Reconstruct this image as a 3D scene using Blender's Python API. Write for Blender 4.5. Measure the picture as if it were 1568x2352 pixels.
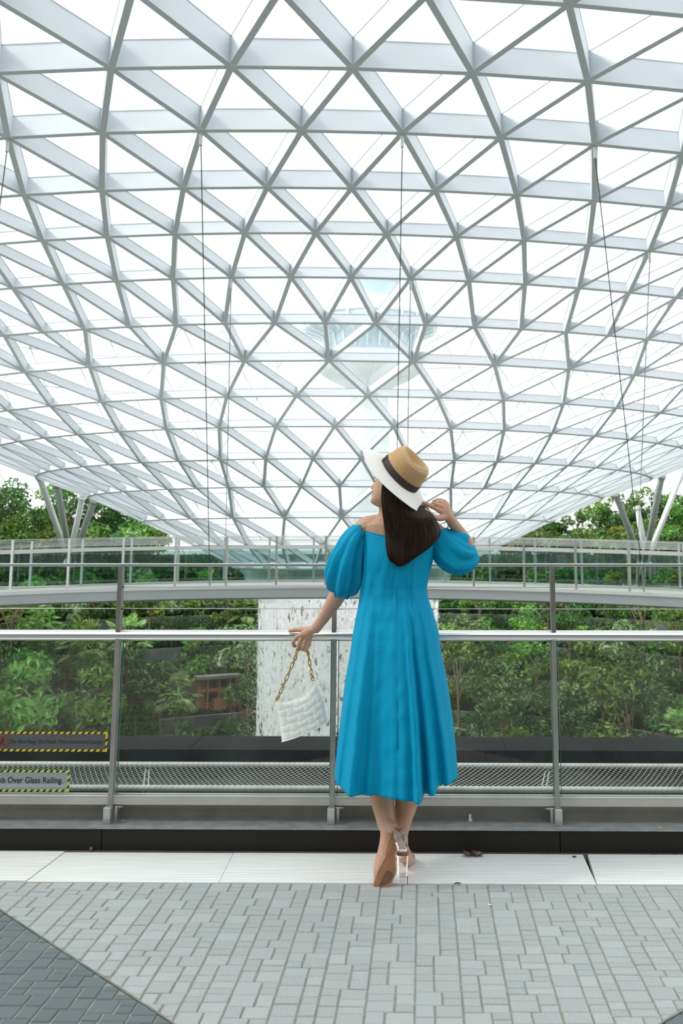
import bpy, math, random
import numpy as np
from mathutils import Vector, Matrix, noise
for o in list(bpy.data.objects): bpy.data.objects.remove(o)
SC = bpy.context.scene
COL = SC.collection
R = math.radians
# ---------------------------------------------------------------- camera
EYE = 1.40; FPX = 2290.0; PPX = 935.0; PPY = 890.0; PITCH = R(8.9); YAW = R(0.9)
cd = bpy.data.cameras.new('camera'); cam = bpy.data.objects.new('camera', cd); COL.objects.link(cam)
cd.sensor_fit = 'VERTICAL'; cd.sensor_height = 36.0; cd.sensor_width = 24.0; cd.lens = 36.0 * FPX / 2352
cd.shift_x = -(PPX - 784) / 2352; cd.shift_y = -(1176 - PPY) / 2352
cd.clip_start = 0.05; cd.clip_end = 1500
cam.location = (0, 0, EYE); cam.rotation_euler = (R(90) + PITCH, 0, YAW)
cd.dof.use_dof = True; cd.dof.focus_distance = 4.55; cd.dof.aperture_fstop = 6.3
SC.camera = cam
# ---------------------------------------------------------------- sky, sun, exposure
W = bpy.data.worlds.new('overcast_sky'); SC.world = W; W.use_nodes = True
wt = W.node_tree; wt.nodes.clear()
wo = wt.nodes.new('ShaderNodeOutputWorld'); wb = wt.nodes.new('ShaderNodeBackground')
wb.inputs[0].default_value = (0.97, 0.985, 1.0, 1); wb.inputs[1].default_value = 1.58
wt.links.new(wb.outputs[0], wo.inputs[0])
sl = bpy.data.lights.new('sun', 'SUN'); sl.energy = 3.5; sl.angle = R(12); sl.color = (1, .95, .87)
sun = bpy.data.objects.new('sun', sl); COL.objects.link(sun)
sun.rotation_euler = Vector((-0.70, -0.10, 0.72)).to_track_quat('Z', 'Y').to_euler()
SC.view_settings.view_transform = 'Standard'; SC.view_settings.look = 'None'
SC.view_settings.exposure = 0.0; SC.view_settings.gamma = 1.0
SC.view_settings.use_curve_mapping = False
# ---------------------------------------------------------------- helpers
def ray(px, py):
    x = (px - PPX) / FPX; z = (PPY - py) / FPX; y = 1.0
    y, z = y * math.cos(PITCH) - z * math.sin(PITCH), y * math.sin(PITCH) + z * math.cos(PITCH)
    return x * math.cos(YAW) - y * math.sin(YAW), x * math.sin(YAW) + y * math.cos(YAW), z
def at(px, py, Y):
    x, y, z = ray(px, py); t = Y / y
    return Vector((x * t, Y, EYE + z * t))
def gr(px, py, Z=0.0):
    x, y, z = ray(px, py); t = (Z - EYE) / z
    return Vector((x * t, y * t, Z))
def pr(p):
    x, y, z = p[0], p[1], p[2] - EYE
    x, y = x * math.cos(YAW) + y * math.sin(YAW), -x * math.sin(YAW) + y * math.cos(YAW)
    y, z = y * math.cos(PITCH) + z * math.sin(PITCH), -y * math.sin(PITCH) + z * math.cos(PITCH)
    if y < .1: return None
    return PPX + FPX * x / y, PPY - FPX * z / y
def zat(py, Y, px=784): return at(px, py, Y).z
def tag(o, label=None, cat=None, group=None, kind=None):
    if label: o['label'] = label
    if cat: o['category'] = cat
    if group: o['group'] = group
    if kind: o['kind'] = kind
    return o
def empty(name, loc=(0, 0, 0), rz=0):
    o = bpy.data.objects.new(name, None); COL.objects.link(o); o.location = loc; o.rotation_euler = (0, 0, rz)
    o.empty_display_size = .1
    return o
def link(name, me, parent=None, mat=None):
    o = bpy.data.objects.new(name, me); COL.objects.link(o)
    if mat is not None and not me.materials: me.materials.append(mat)
    if parent is not None:
        o.parent = parent
        b = Matrix.Translation(parent.location) if parent.parent is None else parent['_b'] if '_b' in parent else None
    return o
class MB:
    """collects shapes; build() makes ONE mesh object (world coordinates, re-based to the parent)"""
    def __init__(s): s.v = []; s.f = []
    def add(s, vs, fs):
        n = len(s.v); s.v.extend([tuple(p) for p in vs]); s.f.extend([tuple(i + n for i in f) for f in fs]); return s
    def box(s, a, b):
        (x0, y0, z0), (x1, y1, z1) = a, b
        return s.add([(x0, y0, z0), (x1, y0, z0), (x1, y1, z0), (x0, y1, z0), (x0, y0, z1), (x1, y0, z1), (x1, y1, z1), (x0, y1, z1)],
                     [(0, 3, 2, 1), (4, 5, 6, 7), (0, 1, 5, 4), (1, 2, 6, 5), (2, 3, 7, 6), (3, 0, 4, 7)])
    def bbox(s, a, b, r=.003):
        (x0, y0, z0), (x1, y1, z1) = a, b
        V = []; F = []
        for z, i in ((z0, r), (z0 + r, 0), (z1 - r, 0), (z1, r)):
            V += [(x0 + i + r * 0, y0 + i, z), (x1 - i, y0 + i, z), (x1 - i, y1 - i, z), (x0 + i, y1 - i, z)]
        F.append((3, 2, 1, 0)); F.append((12, 13, 14, 15))
        for k in range(3):
            for j in range(4):
                F.append((k * 4 + j, k * 4 + (j + 1) % 4, k * 4 + 4 + (j + 1) % 4, k * 4 + 4 + j))
        return s.add(V, F)
    def prism(s, poly, d):
        n = len(poly); P = [Vector(p) for p in poly]; d = Vector(d)
        return s.add([*P, *[p + d for p in P]], [tuple(range(n))[::-1], tuple(range(n, 2 * n))] + [(i, (i + 1) % n, n + (i + 1) % n, n + i) for i in range(n)])
    def tube(s, pts, rad, seg=8, cap=True, flat=None, closed=False):
        P = [Vector(p) for p in pts]; n = len(P)
        if not hasattr(rad, '__len__'): rad = [rad] * n
        V = []; F = []; up = None
        for i in range(n):
            if closed: t = (P[(i + 1) % n] - P[i - 1])
            else: t = P[min(i + 1, n - 1)] - P[max(i - 1, 0)]
            t.normalize()
            if up is None:
                up = Vector((0, 0, 1)) if abs(t.z) < .9 else Vector((0, 1, 0))
            u = t.cross(up); u.normalize(); w = u.cross(t); up = w
            ru = rad[i]; rw = rad[i] if flat is None else rad[i] * flat[i]
            for k in range(seg):
                a = 2 * math.pi * k / seg
                V.append(P[i] + u * (math.cos(a) * ru) + w * (math.sin(a) * rw))
        m = n if closed else n - 1
        for i in range(m):
            j = (i + 1) % n
            for k in range(seg):
                F.append((i * seg + k, i * seg + (k + 1) % seg, j * seg + (k + 1) % seg, j * seg + k))
        if cap and not closed:
            F.append(tuple(range(seg))[::-1]); F.append(tuple((n - 1) * seg + k for k in range(seg)))
        return s.add(V, F)
    def rings(s, rows, cap=(True, True)):
        n = len(rows); m = len(rows[0]); V = [p for r in rows for p in r]; F = []
        for i in range(n - 1):
            for k in range(m):
                F.append((i * m + k, i * m + (k + 1) % m, (i + 1) * m + (k + 1) % m, (i + 1) * m + k))
        if cap[0]: F.append(tuple(range(m))[::-1])
        if cap[1]: F.append(tuple((n - 1) * m + k for k in range(m)))
        return s.add(V, F)
    def grid(s, rows):
        n = len(rows); m = len(rows[0]); V = [p for r in rows for p in r]
        return s.add(V, [(i * m + k, i * m + k + 1, (i + 1) * m + k + 1, (i + 1) * m + k) for i in range(n - 1) for k in range(m - 1)])
    def ball(s, c, r, seg=10, rg=7, sc=(1, 1, 1)):
        V = []; F = []
        for i in range(rg + 1):
            a = math.pi * i / rg
            for k in range(seg):
                b = 2 * math.pi * k / seg
                V.append((c[0] + r * sc[0] * math.sin(a) * math.cos(b), c[1] + r * sc[1] * math.sin(a) * math.sin(b), c[2] - r * sc[2] * math.cos(a)))
        for i in range(rg):
            for k in range(seg):
                F.append((i * seg + k, i * seg + (k + 1) % seg, (i + 1) * seg + (k + 1) % seg, (i + 1) * seg + k))
        return s.add(V, F)
    def mesh(s, name, mat=None, smooth=False, off=(0, 0, 0)):
        me = bpy.data.meshes.new(name)
        o = off
        me.from_pydata([(v[0] - o[0], v[1] - o[1], v[2] - o[2]) for v in s.v], [], s.f)
        if smooth: me.polygons.foreach_set('use_smooth', [True] * len(me.polygons))
        if mat: me.materials.append(mat)
        if getattr(s, 'mi', None):
            me.materials.append(s.m2); me.polygons.foreach_set('material_index', s.mi)
        me.update()
        return me
    def build(s, name, mat, parent=None, smooth=False, **tg):
        if parent is None and s.v:
            a = np.array(s.v); off = tuple(((a.min(0) + a.max(0)) / 2)[:2]) + (float(a[:, 2].min()),)
        else:
            off = origin(parent) if parent is not None else (0, 0, 0)
        o = bpy.data.objects.new(name, s.mesh(name, mat, smooth, off)); COL.objects.link(o)
        if parent is not None: o.parent = parent
        else: o.location = off
        if tg: tag(o, **tg)
        return o
def origin(o):
    v = Vector((0, 0, 0))
    while o is not None: v = v + Vector(o.location); o = o.parent
    return tuple(v)
def spline(pts, n):
    """Catmull-Rom through points (any dimension)"""
    P = np.array(pts, float); P = np.vstack([2 * P[0] - P[1], P, 2 * P[-1] - P[-2]]); m = len(P) - 3; out = []
    for q in range(n):
        t = q / (n - 1) * m; i = min(int(t), m - 1); t -= i
        a, b, c, d = P[i:i + 4]
        out.append(.5 * ((2 * b) + (c - a) * t + (2 * a - 5 * b + 4 * c - d) * t * t + (3 * b - a - 3 * c + d) * t ** 3))
    return out
def interp(x, xs, ys): return float(np.interp(x, xs, ys))
# ---------------------------------------------------------------- materials
def NT(name):
    m = bpy.data.materials.new(name); m.use_nodes = True; t = m.node_tree; b = t.nodes['Principled BSDF']; return m, t, b
def mat(name, col, rough=.5, metal=0, spec=.5, col2=None, scale=20, detail=6, bump=0, stretch=None, **kw):
    m, t, b = NT(name)
    b.inputs['Base Color'].default_value = (*col, 1); b.inputs['Roughness'].default_value = rough
    b.inputs['Metallic'].default_value = metal; b.inputs['Specular IOR Level'].default_value = spec
    for k, v in kw.items(): b.inputs[k.replace('_', ' ')].default_value = v
    if col2 is not None or bump:
        tc = t.nodes.new('ShaderNodeTexCoord'); mp = t.nodes.new('ShaderNodeMapping'); nz = t.nodes.new('ShaderNodeTexNoise')
        t.links.new(tc.outputs['Object'], mp.inputs[0]); t.links.new(mp.outputs[0], nz.inputs['Vector'])
        if stretch: mp.inputs['Scale'].default_value = stretch
        nz.inputs['Scale'].default_value = scale; nz.inputs['Detail'].default_value = detail
        if col2 is not None:
            cr = t.nodes.new('ShaderNodeValToRGB'); cr.color_ramp.elements[0].position = .32; cr.color_ramp.elements[1].position = .68
            cr.color_ramp.elements[0].color = (*col, 1); cr.color_ramp.elements[1].color = (*col2, 1)
            t.links.new(nz.outputs[0], cr.inputs[0]); t.links.new(cr.outputs[0], b.inputs['Base Color'])
        if bump:
            bp = t.nodes.new('ShaderNodeBump'); bp.inputs['Strength'].default_value = bump; bp.inputs['Distance'].default_value = .01
            t.links.new(nz.outputs[0], bp.inputs['Height']); t.links.new(bp.outputs[0], b.inputs['Normal'])
    return m
def glassmat(name, tint, ref=.08, rough=.02, dirt=0.0, dirtscale=60):
    """clear sheet glass: tinted transparency, fresnel reflection, a little dirt"""
    m, t, b = NT(name); N = t.nodes; N.remove(b); out = N['Material Output']
    tr = N.new('ShaderNodeBsdfTransparent'); tr.inputs[0].default_value = (*tint, 1)
    gl = N.new('ShaderNodeBsdfGlossy'); gl.inputs['Roughness'].default_value = rough; gl.inputs[0].default_value = (1, 1, 1, 1)
    fr = N.new('ShaderNodeLayerWeight'); fr.inputs[0].default_value = .5
    pw = N.new('ShaderNodeMath'); pw.operation = 'POWER'; pw.inputs[1].default_value = 5.0
    ml = N.new('ShaderNodeMapRange'); ml.inputs[3].default_value = ref; ml.inputs[4].default_value = .9
    mx = N.new('ShaderNodeMixShader'); L = t.links
    L.new(fr.outputs['Facing'], pw.inputs[0]); L.new(pw.outputs[0], ml.inputs[0]); L.new(ml.outputs[0], mx.inputs[0]); L.new(tr.outputs[0], mx.inputs[1]); L.new(gl.outputs[0], mx.inputs[2])
    last = mx
    if dirt:
        df = N.new('ShaderNodeBsdfDiffuse'); df.inputs[0].default_value = (.75, .78, .76, 1)
        tc = N.new('ShaderNodeTexCoord'); n1 = N.new('ShaderNodeTexNoise'); n1.inputs['Scale'].default_value = dirtscale; n1.inputs['Detail'].default_value = 4
        n2 = N.new('ShaderNodeTexNoise'); n2.inputs['Scale'].default_value = 3; n2.inputs['Detail'].default_value = 3
        r1 = N.new('ShaderNodeMapRange'); r1.inputs[1].default_value = .66; r1.inputs[2].default_value = .72
        r2 = N.new('ShaderNodeMapRange'); r2.inputs[1].default_value = .45; r2.inputs[2].default_value = .75
        m1 = N.new('ShaderNodeMath'); m1.operation = 'MULTIPLY_ADD'; m1.inputs[2].default_value = .25
        m2 = N.new('ShaderNodeMath'); m2.operation = 'MULTIPLY'
        m3 = N.new('ShaderNodeMath'); m3.operation = 'MULTIPLY'; m3.inputs[1].default_value = dirt
        L.new(tc.outputs['Object'], n1.inputs['Vector']); L.new(tc.outputs['Object'], n2.inputs['Vector'])
        L.new(n1.outputs[0], r1.inputs[0]); L.new(n2.outputs[0], r2.inputs[0]); L.new(r1.outputs[0], m1.inputs[0]); m1.inputs[1].default_value = 1.0
        L.new(m1.outputs[0], m2.inputs[0]); L.new(r2.outputs[0], m2.inputs[1]); L.new(m2.outputs[0], m3.inputs[0])
        mx2 = N.new('ShaderNodeMixShader'); L.new(m3.outputs[0], mx2.inputs[0]); L.new(mx.outputs[0], mx2.inputs[1]); L.new(df.outputs[0], mx2.inputs[2]); last = mx2
    L.new(last.outputs[0], out.inputs[0])
    return m
def leafmat(name, c1, c2, rough=.45):
    m, t, b = NT(name); N = t.nodes; L = t.links
    g = N.new('ShaderNodeNewGeometry'); oi = N.new('ShaderNodeObjectInfo')
    cr = N.new('ShaderNodeValToRGB'); e = cr.color_ramp.elements; e[0].color = (*c1, 1); e[1].color = (*c2, 1); e[0].position = .1; e[1].position = .95
    L.new(g.outputs['Random Per Island'], cr.inputs[0])
    hs = N.new('ShaderNodeHueSaturation'); L.new(cr.outputs[0], hs.inputs['Color'])
    mr = N.new('ShaderNodeMapRange'); mr.inputs[3].default_value = .65; mr.inputs[4].default_value = 1.3
    L.new(oi.outputs['Random'], mr.inputs[0]); L.new(mr.outputs[0], hs.inputs['Value'])
    mh = N.new('ShaderNodeMapRange'); mh.inputs[3].default_value = .475; mh.inputs[4].default_value = .515
    L.new(oi.outputs['Random'], mh.inputs[0]); L.new(mh.outputs[0], hs.inputs['Hue'])
    b.inputs['Roughness'].default_value = rough; L.new(hs.outputs[0], b.inputs['Base Color'])
    tl = N.new('ShaderNodeBsdfTranslucent'); L.new(hs.outputs[0], tl.inputs[0])
    mx = N.new('ShaderNodeMixShader'); mx.inputs[0].default_value = .35
    L.new(b.outputs[0], mx.inputs[1]); L.new(tl.outputs[0], mx.inputs[2]); L.new(mx.outputs[0], N['Material Output'].inputs[0])
    return m
M = {}
M['roof_paint'] = mat('white_steel_paint', (.76, .80, .84), .5)
M['roof_glass'] = glassmat('roof_glass', (.965, .99, .985), .05)
M['steel'] = mat('brushed_stainless', (.60, .61, .60), .34, .9, col2=(.50, .51, .50), scale=8, stretch=(2, 30, 30))
M['steel_dark'] = mat('dull_stainless', (.30, .30, .28), .42, .75, col2=(.22, .22, .205), scale=10)
M['steel_warm'] = mat('weathered_steel_panel', (.36, .35, .30), .5, .5, col2=(.27, .26, .22), scale=6, detail=8)
M['rail_glass'] = glassmat('railing_glass', (.945, .97, .958), .035, .01, dirt=.07)
M['bridge_glass'] = glassmat('bridge_glass', (.86, .945, .93), .10)
M['glass_edge'] = mat('green_glass_edge', (.05, .16, .11), .2)
M['granite'] = mat('dark_granite', (.011, .010, .0095), .6, spec=.2, col2=(.024, .022, .020), scale=350, detail=2)
M['granite_ledge'] = mat('polished_dark_granite', (.007, .006, .006), .6, spec=.04, col2=(.016, .015, .014), scale=40)
M['kerb_top_sheet'] = mat('grey_metal_sheet', (.34, .36, .36), .5, .5, col2=(.24, .25, .25), scale=14, detail=8)
M['alu'] = mat('brushed_aluminium_plate', (.93, .93, .92), .40, .25, col2=(.76, .76, .75), scale=5, detail=8, stretch=(.6, 26, 1))
M['mortar'] = mat('sand_mortar', (.27, .26, .23), .9, col2=(.20, .195, .175), scale=60)
M['black'] = mat('black_joint', (.012, .012, .012), .8)
M['net'] = mat('galvanised_wire', (.62, .62, .58), .4, .3)
M['pipe'] = mat('galvanised_pipe', (.70, .70, .66), .4, .4, col2=(.56, .56, .52), scale=9)
M['bridge_paint'] = mat('bridge_grey_paint', (.40, .43, .43), .6)
M['bridge_white'] = mat('bridge_white_metal', (.66, .67, .65), .45)
# ================================================================ ROOF (large structure)
AX = (math.sin(math.atan2(ray(800, 1250)[0], ray(800, 1250)[1])), math.cos(math.atan2(ray(800, 1250)[0], ray(800, 1250)[1])))
AD = 45.0
CX, CY = AX[0] * AD, AX[1] * AD
def ringpt(r, ph, z): # ph = 0 faces the viewer, r in metres
    c, s = math.cos(ph), math.sin(ph)
    return Vector((CX - AX[0] * r * c + AX[1] * r * s, CY - AX[1] * r * c - AX[0] * r * s, z))
rows_px = [158, 303, 433, 537, 638, 743, 829, 910, 980, 1054, 1118, 1189, 1253, 1305]
rr = [.689, .6455, .602, .5585, .5145, .470, .426, .382, .3385, .2935, .248, .1985, .152, .112]
RG = []
for r, y in zip(rr, rows_px):
    # height of a ring from the elevation at which its nearest point is seen
    x0, y0, z0 = ray(805, y); hd = math.hypot(x0, y0)
    RG.append([r * AD, EYE + (1 - r) * AD * z0 / hd])
ext = [(.985, .1475), (.942, .151), (.90, .154), (.8575, .1565), (.816, .158), (.7735, .1585), (.7315, .1578)]
RINGS = [[a * AD, EYE + b * AD] for a, b in ext] + RG
NE = len(ext); U = 2 * math.pi / 108
def ringspec(i):
    k = i - NE
    if k <= 5: return 1, (.5 if k % 2 else 0.0)
    if k <= 10: return 2, (-.5 if k % 2 == 0 else .5)
    return 4, (-.5 if (k - 11) % 2 == 0 else 1.5)
def rnorm(i):
    a = RINGS[max(i - 1, 0)]; b = RINGS[min(i + 1, len(RINGS) - 1)]
    dr, dz = a[0] - b[0], a[1] - b[1]; l = math.hypot(dr, dz); return -dz / l, dr / l
nodes = {}
def node(i, f):
    key = (i, round(f * 2))
    if key not in nodes:
        r, z = RINGS[i]; ph = f * U; p = ringpt(r, ph, z); nr, nz = rnorm(i)
        q = ringpt(r + nr, ph, z + nz); nodes[key] = (p, (q - p).normalized())
    return key
edges = []; tris = []
for i in range(len(RINGS)):
    st, off = ringspec(i); LIM = 34
    fs = [off + st * m for m in range(-60, 61) if abs(off + st * m) <= LIM]
    for f in fs:
        a = node(i, f)
        if abs(f + st) <= LIM: edges.append((a, node(i, f + st)))
    if i + 1 < len(RINGS):
        st2, off2 = ringspec(i + 1)
        fs2 = [off2 + st2 * m for m in range(-60, 61) if abs(off2 + st2 * m) <= LIM]
        for f in fs2:
            b = node(i + 1, f)
            if st2 == st:
                for d in (-st / 2, st / 2):
                    if abs(f + d) <= LIM: edges.append((b, node(i, f + d)))
                if abs(f - st / 2) <= LIM and abs(f + st / 2) <= LIM: tris.append((b, node(i, f - st / 2), node(i, f + st / 2)))
                if abs(f + st / 2) <= LIM and abs(f + st) <= LIM: tris.append((b, node(i, f + st / 2), node(i + 1, f + st)))
            else:
                for d in (-st, 0, st):
                    if abs(f + d) <= LIM: edges.append((b, node(i, f + d)))
                if abs(f - st) <= LIM and abs(f + st) <= LIM:
                    tris.append((b, node(i, f - st), node(i, f))); tris.append((b, node(i, f), node(i, f + st)))
                if abs(f + st) <= LIM and abs(f + st2) <= LIM: tris.append((b, node(i, f + st), node(i + 1, f + st2)))
roof = empty('ceiling', (CX, CY, EYE)); tag(roof, kind='structure')
gask = mat('glazing_gasket', (.50, .54, .58), .6)
def beam(mb, A, B, w=.058, dep=.46):
    (p, n), (q, m) = nodes[A], nodes[B]
    t = (q - p).normalized(); s0 = t.cross(n).normalized() * w; s1 = t.cross(m).normalized() * w
    V = [p - s0, p + s0, q + s1, q - s1, p - s0 + n * dep, p + s0 + n * dep, q + s1 + m * dep, q - s1 + m * dep]
    mb.add(V, [(0, 3, 2, 1), (4, 5, 6, 7), (0, 1, 5, 4), (1, 2, 6, 5), (2, 3, 7, 6), (3, 0, 4, 7)])
    s0 = s0 * 1.12; s1 = s1 * 1.12; e = dep + .016
    V = [p - s0 + n * dep, p + s0 + n * dep, q + s1 + m * dep, q - s1 + m * dep, p - s0 + n * e, p + s0 + n * e, q + s1 + m * e, q - s1 + m * e]
    mb.add(V, [(0, 3, 2, 1), (4, 5, 6, 7), (0, 1, 5, 4), (1, 2, 6, 5), (2, 3, 7, 6), (3, 0, 4, 7)])
    mb.m2 = gask; mb.mi = getattr(mb, 'mi', []) + [0] * 6 + [1] * 6
def seen(P):
    s = [pr(p) for p in P]
    if any(c is None for c in s): return 0
    if all(c[0] < 0 for c in s) or all(c[0] > 1568 for c in s) or all(c[1] < 0 for c in s): return 0
    s = [(min(max(c[0], 0), 1568), min(max(c[1], 0), 1400)) for c in s]
    return max(math.dist(s[0], c) for c in s[1:]) + .001
def depw(i): # beams get slimmer down the funnel
    return interp(i - NE, [-1, 0, 1, 2, 3, 4, 13], [.46, .44, .38, .335, .25, .225, .205]), interp(i - NE, [0, 6, 13], [.052, .050, .046])
E_ = sorted(edges, key=lambda e: -seen([nodes[e[0]][0], nodes[e[1]][0]]))
for e in E_[:300]:
    mb = MB(); d, w = depw(e[0][0]); beam(mb, *e, w, d); mb.build('roof_beam', M['roof_paint'], roof)
mb = MB()
for e in E_[300:]:
    d, w = depw(e[0][0]); beam(mb, *e, w, d)
mb.build('roof_beam_field', M['roof_paint'], roof, kind='stuff')
T_ = sorted(tris, key=lambda t: -seen([nodes[k][0] for k in t]))
def pane(mb, t):
    d, _ = depw(t[0][0]); d += .03
    P = [nodes[k][0] + nodes[k][1] * d for k in t]; c = (P[0] + P[1] + P[2]) / 3; n = nodes[t[0]][1] * .024
    P = [c + (p - c) * .965 for p in P]; mb.prism(P, n)
for t in T_[:300]:
    mb = MB(); pane(mb, t); mb.build('glass_pane', M['roof_glass'], roof)
mb = MB()
for t in T_[300:]: pane(mb, t)
mb.build('glass_pane_field', M['roof_glass'], roof, kind='stuff')
def hub(mb, k, r=.105):
    p, n = nodes[k]; d, w = depw(k[0]); a = n.orthogonal().normalized(); b = n.cross(a)
    P = [p - n * .006 + a * math.cos(i * math.pi / 4) * r + b * math.sin(i * math.pi / 4) * r for i in range(8)]
    mb.prism(P, n * (d + .01))
N_ = sorted(nodes, key=lambda k: -(seen([nodes[k][0], nodes[k][0] + Vector((0, 0, .3))])))
for k in N_[:90]:
    mb = MB(); hub(mb, k, .095); mb.build('node_hub', M['roof_paint'], roof)
mb = MB()
for k in N_[90:]: hub(mb, k, .075)
mb.build('node_hub_field', M['roof_paint'], roof, kind='stuff')
# rim tube at the oculus edge and gutter collar
mb = MB(); r0, z0 = RINGS[-1]
mb.tube([ringpt(r0, a * U, z0 - .02) for a in range(-54, 54, 2)], .09, 8, closed=True); mb.build('oculus_rim', M['roof_paint'], roof, True)
mb = MB()
rows = [[ringpt(r, a * U, z) for a in range(-54, 54, 2)] for r, z in ((r0 - .05, z0), (r0 - .45, z0 - .35), (4.4, z0 - .9), (4.15, z0 - 1.5), (4.05, z0 - 1.5), (4.3, z0 - .85), (r0 - .5, z0 - .25), (r0 - .1, z0 + .1))]
mb.rings(rows, (False, False)); mb.build('oculus_collar', M['roof_glass'], roof, True)

# ================================================================ PAVED DECK
gx0, gx1 = -2.9, 2.5; PY1 = 4.42
floor = MB().box((-14, -9, -.30), (14, PY1, -.0035)).build('floor', M['mortar'], kind='structure')
la, lb = gr(0, 2090), gr(400, 2352); ra, rb = gr(1568, 2321), gr(1516, 2352)
def side(p, a, b): return (b.x - a.x) * (p[1] - a.y) - (b.y - a.y) * (p[0] - a.x)
def clip(poly, a, b, sgn):
    out = []
    for i in range(len(poly)):
        p, q = poly[i], poly[(i + 1) % len(poly)]; sp, sq = sgn * side(p, a, b), sgn * side(q, a, b)
        if sp >= 0: out.append(p)
        if sp * sq < 0:
            t = sp / (sp - sq); out.append((p[0] + (q[0] - p[0]) * t, p[1] + (q[1] - p[1]) * t))
    return out
def area(p): return abs(sum(p[i][0] * p[(i + 1) % len(p)][1] - p[(i + 1) % len(p)][0] * p[i][1] for i in range(len(p)))) / 2
rnd = random.Random(5)
def settmat(name, a, b, c):
    m, t, bs = NT(name); N = t.nodes; L = t.links
    tc = N.new('ShaderNodeTexCoord'); oi = N.new('ShaderNodeNewGeometry')
    nz = N.new('ShaderNodeTexNoise'); nz.inputs['Scale'].default_value = 420; nz.inputs['Detail'].default_value = 3
    L.new(tc.outputs['Object'], nz.inputs['Vector'])
    n2 = N.new('ShaderNodeTexNoise'); n2.inputs['Scale'].default_value = 2.2; n2.inputs['Detail'].default_value = 5; L.new(oi.outputs['Position'], n2.inputs['Vector'])
    n3 = N.new('ShaderNodeTexWhiteNoise'); n3.noise_dimensions = '3D'
    vm = N.new('ShaderNodeVectorMath'); vm.operation = 'SNAP'; vm.inputs[1].default_value = (.0777, .0613, 1); L.new(oi.outputs['Position'], vm.inputs[0])
    ob = N.new('ShaderNodeObjectInfo')
    cr = N.new('ShaderNodeValToRGB'); cr.color_ramp.elements[0].position = .3; cr.color_ramp.elements[1].position = .7
    cr.color_ramp.elements[0].color = (*a, 1); cr.color_ramp.elements[1].color = (*b, 1); L.new(nz.outputs[0], cr.inputs[0])
    mx = N.new('ShaderNodeMixRGB'); mx.inputs[2].default_value = (*c, 1)
    mr = N.new('ShaderNodeMapRange'); mr.inputs[1].default_value = 0; mr.inputs[2].default_value = 1; mr.inputs[4].default_value = .30
    L.new(oi.outputs['Random Per Island'], mr.inputs[0]); L.new(mr.outputs[0], mx.inputs[0]); L.new(cr.outputs[0], mx.inputs[1])
    hs = N.new('ShaderNodeHueSaturation'); mv = N.new('ShaderNodeMapRange'); mv.inputs[3].default_value = .94; mv.inputs[4].default_value = 1.06
    ad = N.new('ShaderNodeMath'); ad.operation = 'MULTIPLY'; L.new(ob.outputs['Random'], ad.inputs[0]); ad.inputs[1].default_value = 1
    L.new(ad.outputs[0], mv.inputs[0]); L.new(mv.outputs[0], hs.inputs['Value']); L.new(mx.outputs[0], hs.inputs['Color']); L.new(hs.outputs[0], bs.inputs['Base Color'])
    bp = N.new('ShaderNodeBump'); bp.inputs['Strength'].default_value = .25; bp.inputs['Distance'].default_value = .002; L.new(nz.outputs[0], bp.inputs['Height']); L.new(bp.outputs[0], bs.inputs['Normal'])
    bs.inputs['Roughness'].default_value = .75; bs.inputs['Specular IOR Level'].default_value = .3
    return m
M['sett'] = settmat('grey_granite_sett', (.25, .28, .29), (.44, .47, .47), (.40, .39, .36))
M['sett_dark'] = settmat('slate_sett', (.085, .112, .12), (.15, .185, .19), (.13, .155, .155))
setts = []
x = gx0; col = 0
while x < gx1:
    wS, wL = rnd.uniform(.054, .062), rnd.uniform(.082, .090)
    y = PY1 - .003 - (0 if col % 2 else 0)
    wtot = wS + wL
    while y > 2.45:
        lo = rnd.random() < .5; w1 = wS if lo else wL; w2 = wtot - w1
        k = rnd.random(); h = rnd.choice([.048, .068, .076, .082])
        if k < .58: cells = [(x, w1, y, h), (x + w1, w2, y, h)]
        elif k < .8:
            h = rnd.choice([.094, .1]); q = rnd.uniform(.45, .55) * h; cells = [(x, w1, y, h), (x + w1, w2, y, q), (x + w1, w2, y - q, h - q)]
            if h > .085 and w1 < .07: cells = [(x, w1, y, h * .55), (x, w1, y - h * .55, h * .45), (x + w1, w2, y, q), (x + w1, w2, y - q, h - q)]
        else:
            h = rnd.choice([.094, .12]); q = rnd.choice([.4, .6]) * h; q2 = h - q
            cells = [(x, w1, y, q), (x, w1, y - q, h - q), (x + w1, w2, y, q2), (x + w1, w2, y - q2, h - q2)]
        for (cx_, cw, cy_, ch) in cells: setts.append((cx_, cw, cy_, ch))
        y -= h
    x += wtot; col += 1
SP = []
for (cx_, cw, cy_, ch) in setts:
    g = .0028; j = lambda: rnd.uniform(-.0012, .0012)
    poly = [(cx_ + g + j(), cy_ - ch + g * .7 + j()), (cx_ + cw - g + j(), cy_ - ch + g * .7 + j()), (cx_ + cw - g + j(), cy_ - g * .7 + j()), (cx_ + g + j(), cy_ - g * .7 + j())]
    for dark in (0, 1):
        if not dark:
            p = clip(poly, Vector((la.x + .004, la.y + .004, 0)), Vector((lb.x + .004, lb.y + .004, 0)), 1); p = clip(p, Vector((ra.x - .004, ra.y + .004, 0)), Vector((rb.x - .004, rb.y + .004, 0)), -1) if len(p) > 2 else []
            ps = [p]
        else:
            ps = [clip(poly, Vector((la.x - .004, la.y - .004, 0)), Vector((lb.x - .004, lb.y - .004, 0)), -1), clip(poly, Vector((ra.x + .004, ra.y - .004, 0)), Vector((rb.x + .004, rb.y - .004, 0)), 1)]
        for p in ps:
            if len(p) > 2 and area(p) > .0003: SP.append((p, dark))
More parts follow.
